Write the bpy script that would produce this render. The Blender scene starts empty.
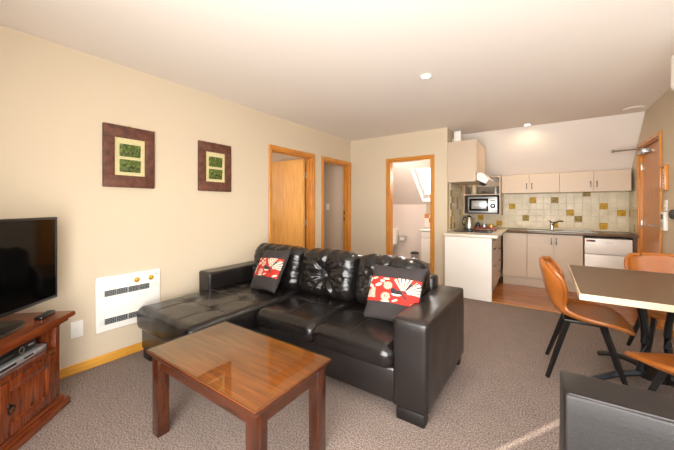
import bpy, bmesh, math, random
from mathutils import Vector, Matrix, noise
random.seed(7)
PI = math.pi
C = bpy.context.scene.collection
# ------------------------------------------------------------------ materials
def lin(h):
    if isinstance(h, str):
        h = h.lstrip('#'); c = [int(h[i:i+2], 16)/255 for i in (0, 2, 4)]
    else: c = h
    return tuple((x/12.92 if x <= .04045 else ((x+.055)/1.055)**2.4) for x in c) + (1,)
MATS = {}
def mat(name, col, rough=.5, metal=0, spec=.5, bump=None, var=None, coat=0, emit=None):
    """bump=(scale, strength, dist)  var=(scale, colour2, amount-contrast)"""
    if name in MATS: return MATS[name]
    m = bpy.data.materials.new(name); m.use_nodes = True
    nt = m.node_tree; b = nt.nodes['Principled BSDF']
    b.inputs['Base Color'].default_value = lin(col)
    b.inputs['Roughness'].default_value = rough; b.inputs['Metallic'].default_value = metal
    b.inputs['Specular IOR Level'].default_value = spec
    b.inputs['Coat Weight'].default_value = coat
    if coat: b.inputs['Coat Roughness'].default_value = .12
    tc = nt.nodes.new('ShaderNodeTexCoord')
    if var:
        n = nt.nodes.new('ShaderNodeTexNoise'); n.inputs['Scale'].default_value = var[0]; n.inputs['Detail'].default_value = 4
        nt.links.new(tc.outputs['Object'], n.inputs['Vector'])
        r = nt.nodes.new('ShaderNodeValToRGB')
        r.color_ramp.elements[0].position = .5-var[2]; r.color_ramp.elements[1].position = .5+var[2]
        r.color_ramp.elements[0].color = lin(col); r.color_ramp.elements[1].color = lin(var[1])
        nt.links.new(n.outputs['Fac'], r.inputs['Fac']); nt.links.new(r.outputs['Color'], b.inputs['Base Color'])
    if bump:
        n = nt.nodes.new('ShaderNodeTexNoise'); n.inputs['Scale'].default_value = bump[0]; n.inputs['Detail'].default_value = 5
        nt.links.new(tc.outputs['Object'], n.inputs['Vector'])
        bp = nt.nodes.new('ShaderNodeBump'); bp.inputs['Strength'].default_value = bump[1]; bp.inputs['Distance'].default_value = bump[2]
        nt.links.new(n.outputs['Fac'], bp.inputs['Height']); nt.links.new(bp.outputs['Normal'], b.inputs['Normal'])
    if emit:
        b.inputs['Emission Color'].default_value = lin(emit[0]); b.inputs['Emission Strength'].default_value = emit[1]
    MATS[name] = m; return m
def wood(name, c1, c2, axis=2, rough=.35, scale=6, stretch=14, coat=0, bump=.15, planks=None):
    if name in MATS: return MATS[name]
    m = bpy.data.materials.new(name); m.use_nodes = True
    nt = m.node_tree; b = nt.nodes['Principled BSDF']; L = nt.links.new
    b.inputs['Roughness'].default_value = rough; b.inputs['Coat Weight'].default_value = coat; b.inputs['Coat Roughness'].default_value = .1
    tc = nt.nodes.new('ShaderNodeTexCoord'); mp = nt.nodes.new('ShaderNodeMapping')
    s = [stretch]*3; s[axis] = 1.0; mp.inputs['Scale'].default_value = s
    L(tc.outputs['Object'], mp.inputs['Vector'])
    n = nt.nodes.new('ShaderNodeTexNoise'); n.inputs['Scale'].default_value = scale; n.inputs['Detail'].default_value = 6; n.inputs['Distortion'].default_value = .25
    L(mp.outputs['Vector'], n.inputs['Vector'])
    r = nt.nodes.new('ShaderNodeValToRGB'); r.color_ramp.elements[0].position = .32; r.color_ramp.elements[1].position = .68
    r.color_ramp.elements[0].color = lin(c1); r.color_ramp.elements[1].color = lin(c2)
    L(n.outputs['Fac'], r.inputs['Fac'])
    out = r.outputs['Color']
    if planks:   # (axis across, width, darkness)
        sx = nt.nodes.new('ShaderNodeSeparateXYZ'); L(tc.outputs['Object'], sx.inputs[0])
        d = nt.nodes.new('ShaderNodeMath'); d.operation = 'DIVIDE'; L(sx.outputs[planks[0]], d.inputs[0]); d.inputs[1].default_value = planks[1]
        f = nt.nodes.new('ShaderNodeMath'); f.operation = 'FLOOR'; L(d.outputs[0], f.inputs[0])
        wn = nt.nodes.new('ShaderNodeTexWhiteNoise'); wn.noise_dimensions = '1D'; L(f.outputs[0], wn.inputs['W'])
        hv = nt.nodes.new('ShaderNodeHueSaturation'); mr = nt.nodes.new('ShaderNodeMapRange')
        mr.inputs['To Min'].default_value = 1-planks[2]; mr.inputs['To Max'].default_value = 1+planks[2]
        L(wn.outputs['Value'], mr.inputs['Value']); L(mr.outputs[0], hv.inputs['Value']); L(out, hv.inputs['Color'])
        fr = nt.nodes.new('ShaderNodeMath'); fr.operation = 'FRACT'; L(d.outputs[0], fr.inputs[0])
        lt = nt.nodes.new('ShaderNodeMath'); lt.operation = 'LESS_THAN'; L(fr.outputs[0], lt.inputs[0]); lt.inputs[1].default_value = .03
        mx = nt.nodes.new('ShaderNodeMix'); mx.data_type = 'RGBA'; L(lt.outputs[0], mx.inputs['Factor'])
        L(hv.outputs['Color'], mx.inputs['A']); mx.inputs['B'].default_value = tuple(x*.5 for x in lin(c1)[:3])+(1,)
        out = mx.outputs['Result']
    L(out, b.inputs['Base Color'])
    bp = nt.nodes.new('ShaderNodeBump'); bp.inputs['Strength'].default_value = bump; bp.inputs['Distance'].default_value = .002
    L(n.outputs['Fac'], bp.inputs['Height']); L(bp.outputs['Normal'], b.inputs['Normal'])
    MATS[name] = m; return m
def glass(name, tint='#ffffff', refl=.5, rough=0.0):
    m = bpy.data.materials.new(name); m.use_nodes = True; nt = m.node_tree; L = nt.links.new
    nt.nodes.remove(nt.nodes['Principled BSDF']); o = nt.nodes['Material Output']
    t = nt.nodes.new('ShaderNodeBsdfTransparent'); t.inputs['Color'].default_value = lin(tint)
    g = nt.nodes.new('ShaderNodeBsdfGlossy'); g.inputs['Roughness'].default_value = rough
    lw = nt.nodes.new('ShaderNodeLayerWeight'); lw.inputs['Blend'].default_value = .5
    pw = nt.nodes.new('ShaderNodeMath'); pw.operation = 'POWER'; L(lw.outputs['Facing'], pw.inputs[0]); pw.inputs[1].default_value = 5
    f = nt.nodes.new('ShaderNodeMath'); f.operation = 'MULTIPLY_ADD'; L(pw.outputs[0], f.inputs[0]); f.inputs[1].default_value = .94; f.inputs[2].default_value = .042
    x = nt.nodes.new('ShaderNodeMixShader'); L(f.outputs[0], x.inputs[0]); L(t.outputs[0], x.inputs[1]); L(g.outputs[0], x.inputs[2])
    L(x.outputs[0], o.inputs['Surface']); MATS[name] = m; return m

M = {}
M['wall'] = mat('wall_paint', '#cdbda4', .75, bump=(220, .08, .001))
M['ceil'] = mat('ceiling_paint', '#ece4db', .8, bump=(60, .05, .001))
M['bathwall'] = mat('bathroom_paint', '#dccfc6', .7)
M['roomwall'] = mat('bedroom_paint', '#c4ae98', .75)
M['white'] = mat('white_plastic', '#ece8e0', .35)
M['cab'] = mat('cabinet_laminate', '#c2ae97', .4)
M['cabdark'] = mat('cabinet_inside', '#8f8272', .6)
M['whitelam'] = mat('white_laminate', '#e9e3da', .35)
M['orangewood'] = wood('varnished_rimu_trim', '#b66e22', '#d69036', 2, .3, 5, 16, .3)
M['orangewoodx'] = wood('varnished_rimu_trim_across', '#b66e22', '#d69036', 1, .3, 5, 16, .3)
M['orangewoodX'] = wood('varnished_rimu_trim_sideways', '#b66e22', '#d69036', 0, .3, 5, 16, .3)
M['skirt'] = wood('yellow_pine_skirting', '#c98a2c', '#dca244', 1, .3, 4, 18, .3)
M['doorwood'] = wood('pale_veneer_door', '#d6943f', '#e6ac5c', 2, .5, 3, 14, 0)
M['entrydoor'] = wood('entry_door_veneer', '#b06e32', '#c88746', 2, .35, 4, 18, .15)
M['floorwood'] = wood('kitchen_vinyl_planks', '#96562a', '#b8743a', 0, .25, 3, 10, .1, .1, planks=(1, .12, .12))
M['redwood'] = wood('red_stained_pine', '#50200d', '#7c3a18', 2, .25, 7, 14, .4)
M['redwoodx'] = wood('red_stained_pine_across', '#57230e', '#84401b', 0, .25, 7, 14, .4)
M['knot'] = wood('red_stained_panel', '#5a250f', '#8b431b', 2, .25, 6, 10, .4)
M['tablewood'] = wood('stained_table_boards', '#76340c', '#a4561d', 0, .3, 4, 9, .3, .1, planks=(1, .105, .12))
M['tableleg'] = wood('stained_table_leg', '#29130a', '#4a220f', 2, .25, 5, 8, .4)
M['tableapron'] = wood('stained_table_apron', '#2c1408', '#4c2310', 0, .25, 5, 8, .4)
M['leather'] = mat('black_leather', '#151211', .25, bump=(110, .4, .002), spec=.6)
M['leather2'] = mat('black_leather_smooth', '#1a1615', .30, bump=(180, .3, .0012), spec=.6)
M['leather3'] = mat('black_leather_back', '#1c1918', .42, bump=(180, .3, .0012), spec=.3)
M['seam'] = mat('leather_seam', '#1c1716', .5)
M['tan'] = mat('tan_leather', '#93501c', .32, bump=(90, .25, .0012), var=(5, '#b0692b', .25), spec=.5)
M['black'] = mat('black_metal', '#1b1a1a', .35, metal=.3)
M['blackp'] = mat('black_plastic', '#111111', .3)
M['foot'] = mat('black_wooden_foot', '#15110f', .4)
M['screen'] = mat('tv_screen', '#050505', .06, spec=.5)
M['chrome'] = mat('chrome', '#cfcfcf', .15, metal=1)
M['steel'] = mat('brushed_steel', '#b9b6b0', .3, metal=1)
M['brass'] = mat('gold_knob', '#d8b04a', .3, metal=.6)
M['iron'] = mat('dark_iron', '#1d1511', .4, metal=.6)
M['bench'] = mat('brown_stone_laminate', '#5a4636', .25, var=(60, '#6b5746', .2))
M['benchtop'] = mat('pale_bench_laminate', '#dcd1c1', .25)
M['grout'] = mat('grout', '#dacdb2', .8)
M['tile'] = mat('cream_glazed_tile', '#dccfb2', .30, spec=.35, var=(7, '#c6b793', .2))
M['gold'] = mat('gold_glazed_tile', '#9c7714', .4, spec=.15, var=(40, '#d0a42c', .15))
M['bronze'] = mat('bronze_glazed_tile', '#7d6528', .4, spec=.15, var=(40, '#ab8f45', .1))
M['orange'] = mat('orange_glazed_tile', '#d98d4e', .15)
M['whitetile'] = mat('white_glazed_tile', '#ece6dc', .15)
M['frame'] = mat('brown_bark_frame', '#482619', .6, var=(22, '#6a3e2c', .15), bump=(60, .5, .002))
M['mat'] = mat('cream_mount_board', '#d6cb9c', .8, var=(80, '#c2b381', .3))
M['green'] = mat('dark_green_relief', '#1b270a', .5, var=(55, '#68782a', .15), bump=(70, .8, .004))
M['grey'] = mat('charcoal_cushion_fabric', '#2a2423', .9, bump=(400, .4, .001), var=(300, '#352f2f', .3))
M['red'] = mat('red_print', '#ad2519', .85)
M['cream'] = mat('cream_print', '#dccfb8', .85)
M['darkprint'] = mat('dark_print', '#28242a', .85)
M['tabletop'] = mat('taupe_table_laminate', '#6a523b', .42, var=(180, '#5e4731', .3))
M['tableedge'] = mat('cream_table_edging', '#d3c1a4', .4)
M['mirror'] = mat('mirror', '#dddddd', .03, metal=1)
M['outdoor'] = mat('sun_blocker_finish', '#b9b2a8', .9)
M['paper'] = mat('toilet_paper', '#f2eeea', .9)
M['redtray'] = mat('red_lacquer', '#7c1d10', .3)
M['led'] = mat('lamp_lens', '#fff4e0', .5, emit=('#fff0d8', 12))
M['glass'] = glass('clear_glass')
M['tglass'] = glass('table_glass', '#f4f8f2')
M['gedge'] = mat('green_glass_edge', '#222a18', .15)
M['grille'] = mat('dark_grille', '#3a3936', .6)
M['silver'] = mat('silver_plastic', '#b9bcbc', .3, metal=.5)
M['curtain'] = mat('curtain_fabric', '#b8a890', .9)
# carpet
def carpet():
    m = bpy.data.materials.new('taupe_carpet'); m.use_nodes = True; nt = m.node_tree; L = nt.links.new; b = nt.nodes['Principled BSDF']
    b.inputs['Roughness'].default_value = 1; b.inputs['Specular IOR Level'].default_value = .1
    tc = nt.nodes.new('ShaderNodeTexCoord')
    n = nt.nodes.new('ShaderNodeTexNoise'); n.inputs['Scale'].default_value = 120; n.inputs['Detail'].default_value = 3; n.inputs['Roughness'].default_value = .7
    n2 = nt.nodes.new('ShaderNodeTexNoise'); n2.inputs['Scale'].default_value = 9; n2.inputs['Detail'].default_value = 2
    r = nt.nodes.new('ShaderNodeValToRGB'); r.color_ramp.elements[0].position = .40; r.color_ramp.elements[1].position = .60
    r.color_ramp.elements[0].color = lin('#5f534b'); r.color_ramp.elements[1].color = lin('#a09087')
    L(tc.outputs['Object'], n.inputs['Vector']); L(tc.outputs['Object'], n2.inputs['Vector']); L(n.outputs['Fac'], r.inputs['Fac'])
    mr = nt.nodes.new('ShaderNodeMapRange'); mr.inputs['To Min'].default_value = .9; mr.inputs['To Max'].default_value = 1.1; L(n2.outputs['Fac'], mr.inputs['Value'])
    hv = nt.nodes.new('ShaderNodeHueSaturation'); L(r.outputs['Color'], hv.inputs['Color']); L(mr.outputs[0], hv.inputs['Value']); L(hv.outputs['Color'], b.inputs['Base Color'])
    bp = nt.nodes.new('ShaderNodeBump'); bp.inputs['Strength'].default_value = .6; bp.inputs['Distance'].default_value = .006
    L(n.outputs['Fac'], bp.inputs['Height']); L(bp.outputs['Normal'], b.inputs['Normal']); return m
M['carpet'] = carpet()

# ------------------------------------------------------------------ helpers
def obj(name, bm, m, parent=None, smooth=True, ang=35):
    me = bpy.data.meshes.new(name); bmesh.ops.recalc_face_normals(bm, faces=bm.faces); bm.to_mesh(me); bm.free()
    o = bpy.data.objects.new(name, me); C.objects.link(o)
    for x in (m if isinstance(m, (list, tuple)) else [m]): me.materials.append(x)
    if smooth:
        for p in me.polygons: p.use_smooth = True
        try: me.set_sharp_from_angle(angle=math.radians(ang))
        except Exception: pass
    if parent: o.parent = parent
    return o
def thing(name, label, cat, loc=(0, 0, 0), rz=0, group=None):
    o = bpy.data.objects.new(name, None); C.objects.link(o); o.location = loc; o.rotation_euler = (0, 0, rz); o.empty_display_size = .1
    o['label'] = label; o['category'] = cat
    if group: o['group'] = group
    return o
def tag(o, label, cat, group=None):
    o['label'] = label; o['category'] = cat
    if group: o['group'] = group
    return o
def struct(name, bm, m, parent=None, smooth=False):
    o = obj(name, bm, m, parent, smooth)
    if not parent: o['kind'] = 'structure'
    return o
def dup(root, loc, rz, label):
    r = root.copy(); C.objects.link(r); r.location = loc; r.rotation_euler = (0, 0, rz); r['label'] = label
    for ch in list(root.children):
        c = ch.copy(); C.objects.link(c); c.parent = r
        for g in list(ch.children):
            d = g.copy(); C.objects.link(d); d.parent = c
    return r
def bx(bm, x0, x1, y0, y1, z0, z1, bev=0, seg=2, mi=0, mtx=None):
    g = bmesh.ops.create_cube(bm, size=1)
    vs = g['verts']
    for v in vs: v.co = Vector(((x0+x1)/2+v.co.x*(x1-x0), (y0+y1)/2+v.co.y*(y1-y0), (z0+z1)/2+v.co.z*(z1-z0)))
    fs = {f for v in vs for f in v.link_faces}
    for f in fs: f.material_index = mi
    if bev:
        r = bmesh.ops.bevel(bm, geom=list({e for v in vs for e in v.link_edges}), offset=bev, segments=seg, profile=.5, affect='EDGES')
        vs = list({v for f in r['faces'] for v in f.verts} | {v for v in vs if v.is_valid})
        for f in r['faces']: f.material_index = mi
    if mtx is not None:
        for v in vs: v.co = mtx @ v.co
    return vs
def B(x0, x1, y0, y1, z0, z1, bev=0, seg=2, mtx=None):
    bm = bmesh.new(); bx(bm, min(x0,x1), max(x0,x1), min(y0,y1), max(y0,y1), z0, z1, bev, seg, mtx=mtx); return bm
def tube(bm, pts, r, n=8, caps=True, rs=None, sq=False):
    pts = [Vector(p) for p in pts]; rings = []
    up = Vector((0, 0, 1))
    for i, p in enumerate(pts):
        t = (pts[min(i+1, len(pts)-1)]-pts[max(i-1, 0)]).normalized()
        a = t.cross(up)
        if a.length < .05: a = t.cross(Vector((1, 0, 0)))
        a.normalize(); b = t.cross(a); rr = rs[i] if rs else r
        off = PI/4 if sq else 0
        rings.append([bm.verts.new(p+(a*math.cos(2*PI*k/n+off)+b*math.sin(2*PI*k/n+off))*rr) for k in range(n)])
    for i in range(len(rings)-1):
        for k in range(n): bm.faces.new((rings[i][k], rings[i][(k+1) % n], rings[i+1][(k+1) % n], rings[i+1][k]))
    if caps: bm.faces.new(rings[0][::-1]); bm.faces.new(rings[-1])
def lathe(bm, prof, n=24, c=(0, 0, 0), mtx=None):
    rings = []
    for r, z in prof:
        if r < 1e-5: rings.append([bm.verts.new((c[0], c[1], c[2]+z))])
        else: rings.append([bm.verts.new((c[0]+r*math.cos(2*PI*k/n), c[1]+r*math.sin(2*PI*k/n), c[2]+z)) for k in range(n)])
    for a, b in zip(rings, rings[1:]):
        for k in range(n):
            l = []
            for v in (a[k % len(a)], a[(k+1) % len(a)], b[(k+1) % len(b)], b[k % len(b)]):
                if v not in l: l.append(v)
            if len(l) > 2: bm.faces.new(l)
    if mtx is not None:
        for rg in rings:
            for v in rg: v.co = mtx @ v.co
def prism(bm, poly, z0, z1, mtx=None, mi=0):
    a = [bm.verts.new((p[0], p[1], z0)) for p in poly]; b = [bm.verts.new((p[0], p[1], z1)) for p in poly]
    fs = [bm.faces.new(a[::-1]), bm.faces.new(b)]
    n = len(poly)
    for i in range(n): fs.append(bm.faces.new((a[i], a[(i+1) % n], b[(i+1) % n], b[i])))
    for f in fs: f.material_index = mi
    if mtx is not None:
        for v in a+b: v.co = mtx @ v.co
def axis_coords(h, r, n):
    inner = max(h-r, h*.02)
    e = [h-r*(1-math.cos(t*PI/2/4)) if False else h-r+r*math.sin(t*PI/2/4) for t in range(1, 5)]
    c = [-inner+2*inner*i/n for i in range(n+1)]
    return [-x for x in e[::-1]]+c+e
def puff(size, r, n=(16, 16, 4), fn=None):
    """closed box-like grid with radius-r edges; fn(p, normalised coords) -> displaced p"""
    h = [s/2 for s in size]; ax = [axis_coords(h[i], min(r, h[i]*.98), n[i]) for i in range(3)]
    bm = bmesh.new(); V = {}
    def vert(i, j, k):
        key = (i, j, k)
        if key not in V:
            p = Vector((ax[0][i], ax[1][j], ax[2][k])); q = Vector(); d = Vector()
            for a in range(3):
                lim = h[a]-min(r, h[a]*.98); q[a] = max(-lim, min(lim, p[a])); d[a] = p[a]-q[a]
            w = Vector((p.x/h[0], p.y/h[1], p.z/h[2]))
            if d.length > 1e-9: p = q+d.normalized()*min(r, max(abs(x) for x in d)+1e-9) if False else q+d.normalized()*max(abs(x) for x in d)
            if fn: p = fn(p, w)
            V[key] = bm.verts.new(p)
        return V[key]
    N = [len(a)-1 for a in ax]
    for a in range(3):
        b, c = (a+1) % 3, (a+2) % 3
        for s in (0, N[a]):
            for i in range(N[b]):
                for j in range(N[c]):
                    q = []
                    for di, dj in ((0, 0), (1, 0), (1, 1), (0, 1)):
                        k = [0]*3; k[a] = s; k[b] = i+di; k[c] = j+dj; q.append(vert(*k))
                    bm.faces.new(q)
    return bm
def nz(p, s, seed=0): return noise.noise(Vector((p[0]*s+seed, p[1]*s+seed*1.7, p[2]*s)))

# ------------------------------------------------------------------ room shell
XL, XR, YB, YK, YN, H = -2.89, 1.02, 4.62, 6.06, -.50, 2.42
XW = 2.05; YJ = 3.98
SL = .893; YS = 5.23
def wall_holes(name, plane, pos, thick, a0, a1, z0, z1, holes, m):
    """plane 'x': wall at x=pos..pos+thick running a (=y); holes (a0,a1,z0,z1)"""
    As = sorted({a0, a1}|{h[0] for h in holes}|{h[1] for h in holes}); Zs = sorted({z0, z1}|{h[2] for h in holes}|{h[3] for h in holes})
    bm = bmesh.new()
    # column-wise merging
    for i in range(len(As)-1):
        run = None
        segs = []
        for j in range(len(Zs)-1):
            ca, cz = (As[i]+As[i+1])/2, (Zs[j]+Zs[j+1])/2
            hole = any(h[0] < ca < h[1] and h[2] < cz < h[3] for h in holes)
            if not hole:
                if run: run[1] = Zs[j+1]
                else: run = [Zs[j], Zs[j+1]]
            elif run: segs.append(run); run = None
        if run: segs.append(run)
        for s in segs:
            p0, p1 = min(pos, pos+thick), max(pos, pos+thick)
            if plane == 'x': bx(bm, p0, p1, As[i], As[i+1], s[0], s[1])
            else: bx(bm, As[i], As[i+1], p0, p1, s[0], s[1])
    return struct(name, bm, m)
T = .11
D1 = (2.69, 3.545, 0, 2.0); D2 = (3.79, 4.575, 0, 2.0); D3 = (-2.145, -1.42, 0, 2.0); D4 = (4.60, 5.50, 0, 2.02)
wall_holes('wall_left', 'x', XL, -T, YN-T, YB, 0, H, [D1, D2], M['wall'])
wall_holes('wall_back', 'y', YB, T, XL-T, -1.195, 0, H, [D3], M['wall'])
# kitchen / bathroom partition, follows the raked ceiling
def yz_prism(x0, x1, poly, m, name):
    bm = bmesh.new(); a = [bm.verts.new((x0, p[0], p[1])) for p in poly]; b = [bm.verts.new((x1, p[0], p[1])) for p in poly]
    bm.faces.new(a); bm.faces.new(b[::-1])
    for i in range(len(poly)): bm.faces.new((a[i], b[i], b[(i+1) % len(poly)], a[(i+1) % len(poly)]))
    return struct(name, bm, m)
zs = lambda y: H-SL*(y-YS)
yz_prism(-1.305, -1.195, [(YB+T, 0), (6.55, 0), (6.55, zs(6.55)), (YS, H), (YB+T, H)], M['wall'], 'wall_partition')
struct('wall_kitchen', B(-1.195, XR+.12, YK, YK+.08, 0, zs(YK)+.04), M['wall'])
wall_holes('wall_right', 'x', XR, .12, YJ, YK, 0, H, [D4], M['wall'])
struct('wall_jog', B(XR, XW+.1, YJ-.08, YJ, 0, H), M['wall'])
W1 = (-.35, 2.35, .06, 2.16)
wall_holes('wall_window', 'x', XW, .1, YN-T, YJ, 0, H, [W1], M['wall'])
W2 = (-1.15, 1.35, .06, 2.16); SLIT = (-1.627, -1.543, 1.42, 2.12)  # SLIT: unseen slot added so the sun draws a strip on the carpet
wall_holes('wall_near', 'y', YN, -T, XL-T, XW+.1, 0, H, [W2, SLIT], M['wall'])
struct('floor', B(XL-T, XW+.1, YN-T, 4.39, -.1, 0), M['carpet'])
struct('floor', B(-1.195, XR+.12, 4.39, YK+.08, -.1, .002), M['floorwood'])
struct('floor', B(XL-T, -1.195, 4.39, 6.6, -.1, 0), M['carpet'])
struct('trim_1', B(-.58, XR, 4.375, 4.40, 0, .006), M['orangewoodX'])
struct('ceiling', B(XL-T, XW+.1, YN-T, YS, H, H+.1), M['ceil'])
def slope(x0, x1, y1, name, m, x_hole=None):
    bm = bmesh.new()
    def seg(a, b, ya, yb): 
        vs = [(a, ya, zs(ya)), (b, ya, zs(ya)), (b, yb, zs(yb)), (a, yb, zs(yb))]
        lo = [bm.verts.new(v) for v in vs]; hi = [bm.verts.new((v[0], v[1]+.05, v[2]+.12)) for v in vs]
        bm.faces.new(lo); bm.faces.new(hi[::-1])
        for i in range(4): bm.faces.new((lo[i], lo[(i+1) % 4], hi[(i+1) % 4], hi[i]))
    if x_hole:
        hx0, hx1, hy0, hy1 = x_hole
        seg(x0, hx0, YS, y1); seg(hx1, x1, YS, y1); seg(hx0, hx1, YS, hy0); seg(hx0, hx1, hy1, y1)
    else: seg(x0, x1, YS, y1)
    return struct(name, bm, m)
slope(-1.195, XR+.12, YK+.05, 'ceiling', M['ceil'])
slope(-3.35, -1.305, 6.55, 'ceiling', M['bathwall'], (-2.19, -1.5, 5.72, 6.44))
# bathroom shell
struct('wall_bathroom', B(-3.35, -1.305, 6.5, 6.6, 0, zs(6.5)+.05), M['bathwall'])
yz_prism(-3.35, -3.25, [(YB+T, 0), (6.5, 0), (6.5, zs(6.5)), (YS, H), (YB+T, H)], M['bathwall'], 'wall_bathroom_left')
struct('ceiling', B(-3.35, XL-T, YB+T, YS, H, H+.1), M['bathwall'])
struct('floor', B(-3.35, XL-T, YB+T, 6.6, -.1, 0), M['carpet'])
# skylight
def skylight():
    bm = bmesh.new(); x0, x1, y0, y1 = -2.19, -1.5, 5.72, 6.44
    d = .17
    def q(pts, mi=0):
        f = bm.faces.new([bm.verts.new(p) for p in pts]); f.material_index = mi
    n = Vector((0, SL, 1)).normalized()*d
    P = lambda x, y, k: (x, y+n.y*k, zs(y)+n.z*k)
    def bar(bm_, xa, xb, ya, yb, k0, k1):
        q = ((xa, ya), (xb, ya), (xb, yb), (xa, yb))
        lo = [bm_.verts.new(P(*p, k0)) for p in q]; hi = [bm_.verts.new(P(*p, k1)) for p in q]
        bm_.faces.new(lo); bm_.faces.new(hi[::-1])
        for i in range(4): bm_.faces.new((lo[i], lo[(i+1) % 4], hi[(i+1) % 4], hi[i]))
    w = .015
    bar(bm, x0, x0+w, y0, y1, -.03, 1); bar(bm, x1-w, x1, y0, y1, -.03, 1); bar(bm, x0+w, x1-w, y0, y0+w, -.03, 1); bar(bm, x0+w, x1-w, y1-w, y1, -.03, 1)
    o = struct('window_3', bm, M['white'])
    fr = bmesh.new(); w = .05
    x0 += .016; x1 -= .016; y0 += .016; y1 -= .016
    bar(fr, x0, x0+w, y0, y1, .8, 1.1); bar(fr, x1-w, x1, y0, y1, .8, 1.1); bar(fr, x0+w, x1-w, y0, y0+w, .8, 1.1); bar(fr, x0+w, x1-w, y1-w, y1, .8, 1.1)
    obj('window_frame', fr, M['white'], o, False)
    g = bmesh.new(); g.faces.new([g.verts.new(P(*p, .95)) for p in ((x0, y0), (x1, y0), (x1, y1), (x0, y1))])
    obj('pane', g, M['glass'], o, False)
skylight()
# rooms behind the left-hand doors
struct('wall_bedroom', B(-6.0, -5.9, 1.2, 3.66, 0, H), M['roomwall'])
struct('wall_bedroom', B(-5.9, XL-T, 1.1, 1.2, 0, H), M['roomwall'])
struct('wall_bedroom', B(-5.9, XL-T, 3.62, 3.68, 0, H), M['roomwall'])
struct('wall_hall', B(-4.9, -4.8, 3.68, YB, 0, H), M['roomwall'])
struct('wall_hall', B(-4.9, XL-T, YB, YB+.1, 0, H), M['roomwall'])
struct('ceiling', B(-6.0, XL-T, 1.1, YB+.1, H, H+.1), M['ceil'])
struct('floor', B(-6.0, XL-T, 1.1, YB+.1, -.1, 0), M['carpet'])

# door casings (structure) and leaves
def casing(n, plane, pos, thick, a0, a1, z1, m_v, m_h, side, w=.045):
    """jamb lining + architrave round opening a0..a1; side = direction of the room (+1/-1) along the normal"""
    o = None
    def add(name, aa, ab, za, zb, d0, d1, m, parent):
        bm = bmesh.new(); p0, p1 = min(pos+d0, pos+d1), max(pos+d0, pos+d1)
        if plane == 'x': bx(bm, p0, p1, aa, ab, za, zb, .003, 1)
        else: bx(bm, aa, ab, p0, p1, za, zb, .003, 1)
        return struct(name, bm, m, parent)
    o = add('door_%d' % n, a0, a0+.03, 0, z1, side*.004, -side*thick, m_v, None)
    add('jamb', a1-.03, a1, 0, z1, side*.004, -side*thick, m_v, o)
    add('jamb', a0+.03, a1-.03, z1-.03, z1, side*.004, -side*thick, m_h, o)
    for (aa, ab, za, zb, m) in ((a0-w+.01, a0+.012, 0, z1+w-.012, m_v), (a1-.012, a1+w-.01, 0, z1+w-.012, m_v), (a0+.012, a1-.012, z1-.012, z1+w-.012, m_h)):
        add('architrave', aa, ab, za, zb, side*.002, side*.02, m, o)
    return o
c1 = casing(1, 'x', XL, T, D1[0], D1[1], 2.0, M['orangewood'], M['orangewoodx'], 1)
c2 = casing(2, 'x', XL, T, D2[0], D2[1], 2.0, M['orangewood'], M['orangewoodx'], 1)
c3 = casing(3, 'y', YB, T, D3[0], D3[1], 2.0, M['orangewood'], M['orangewoodX'], -1)
c4 = casing(4, 'x', XR, .12, D4[0], D4[1], 2.02, M['orangewood'], M['orangewoodx'], -1)
# door stop strips
for c, (a0, a1) in ((c1, D1[:2]), (c2, D2[:2])):
    bm = bmesh.new(); bx(bm, XL-.07, XL-.05, a0+.03, a0+.042, 0, 1.97); bx(bm, XL-.07, XL-.05, a1-.042, a1-.03, 0, 1.97); bx(bm, XL-.07, XL-.05, a0+.03, a1-.03, 1.958, 1.97)
    struct('door_stop', bm, M['orangewood'], c)
bm = bmesh.new()
for z in (1.02, 1.13): bx(bm, XL-.095, XL-.055, D2[1]-.036, D2[1]-.03, z-.035, z+.035)
struct('strike_plate', bm, M['iron'], c2)
# open bedroom door leaf
d = obj('interior_door', B(-3.79, -3.005, 3.455, 3.495, .01, 1.965, .002, 1), M['doorwood'], c1)
bm = bmesh.new()
for z in (.25, 1.0, 1.72): bx(bm, -3.012, -2.985, 3.485, 3.517, z-.05, z+.05)
obj('hinge', bm, M['steel'], d)
bm = bmesh.new(); tube(bm, [(-3.72, 3.455, 1.0), (-3.72, 3.40, 1.0), (-3.62, 3.395, 1.0)], .009); obj('door_handle', bm, M['steel'], d)
# entry door
d = obj('entry_door', B(XR+.025, XR+.065, D4[0]+.032, D4[1]-.032, .01, 1.985, .002, 1), M['entrydoor'], c4)
bm = bmesh.new()
for z in (.30, 1.02, 1.76): bx(bm, XR+.005, XR+.026, D4[1]-.05, D4[1]-.018, z-.05, z+.05, .003)
obj('hinge', bm, M['steel'], d)
bm = bmesh.new(); lathe(bm, [(0, 0), (.026, 0), (.026, .012), (0, .014)], 16, mtx=Matrix.Translation((XR+.025, 4.70, 1.03)) @ Matrix.Rotation(-PI/2, 4, 'Y'))
tube(bm, [(XR+.02, 4.70, 1.03), (XR-.035, 4.70, 1.03), (XR-.045, 4.73, 1.03), (XR-.045, 4.83, 1.035)], .010)
lathe(bm, [(0, 0), (.024, 0), (.022, .02), (0, .022)], 16, mtx=Matrix.Translation((XR+.025, 4.70, 1.13)) @ Matrix.Rotation(-PI/2, 4, 'Y'))
obj('door_handle', bm, M['silver'], d)
cl = B(XR-.045, XR+.025, 5.12, 5.36, 1.90, 1.955, .006); cl_o = obj('door_closer', cl, M['silver'], d)
bm = bmesh.new(); tube(bm, [(XR-.02, 5.26, 1.965), (XR-.28, 5.38, 1.972)], .009, 6); tube(bm, [(XR-.28, 5.38, 1.98), (XR-.01, 5.47, 1.99)], .007, 6)
tube(bm, [(XR-.28, 5.38, 1.955), (XR-.28, 5.38, 1.995)], .012, 8)
obj('closer_arm', bm, M['steel'], d)
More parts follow.
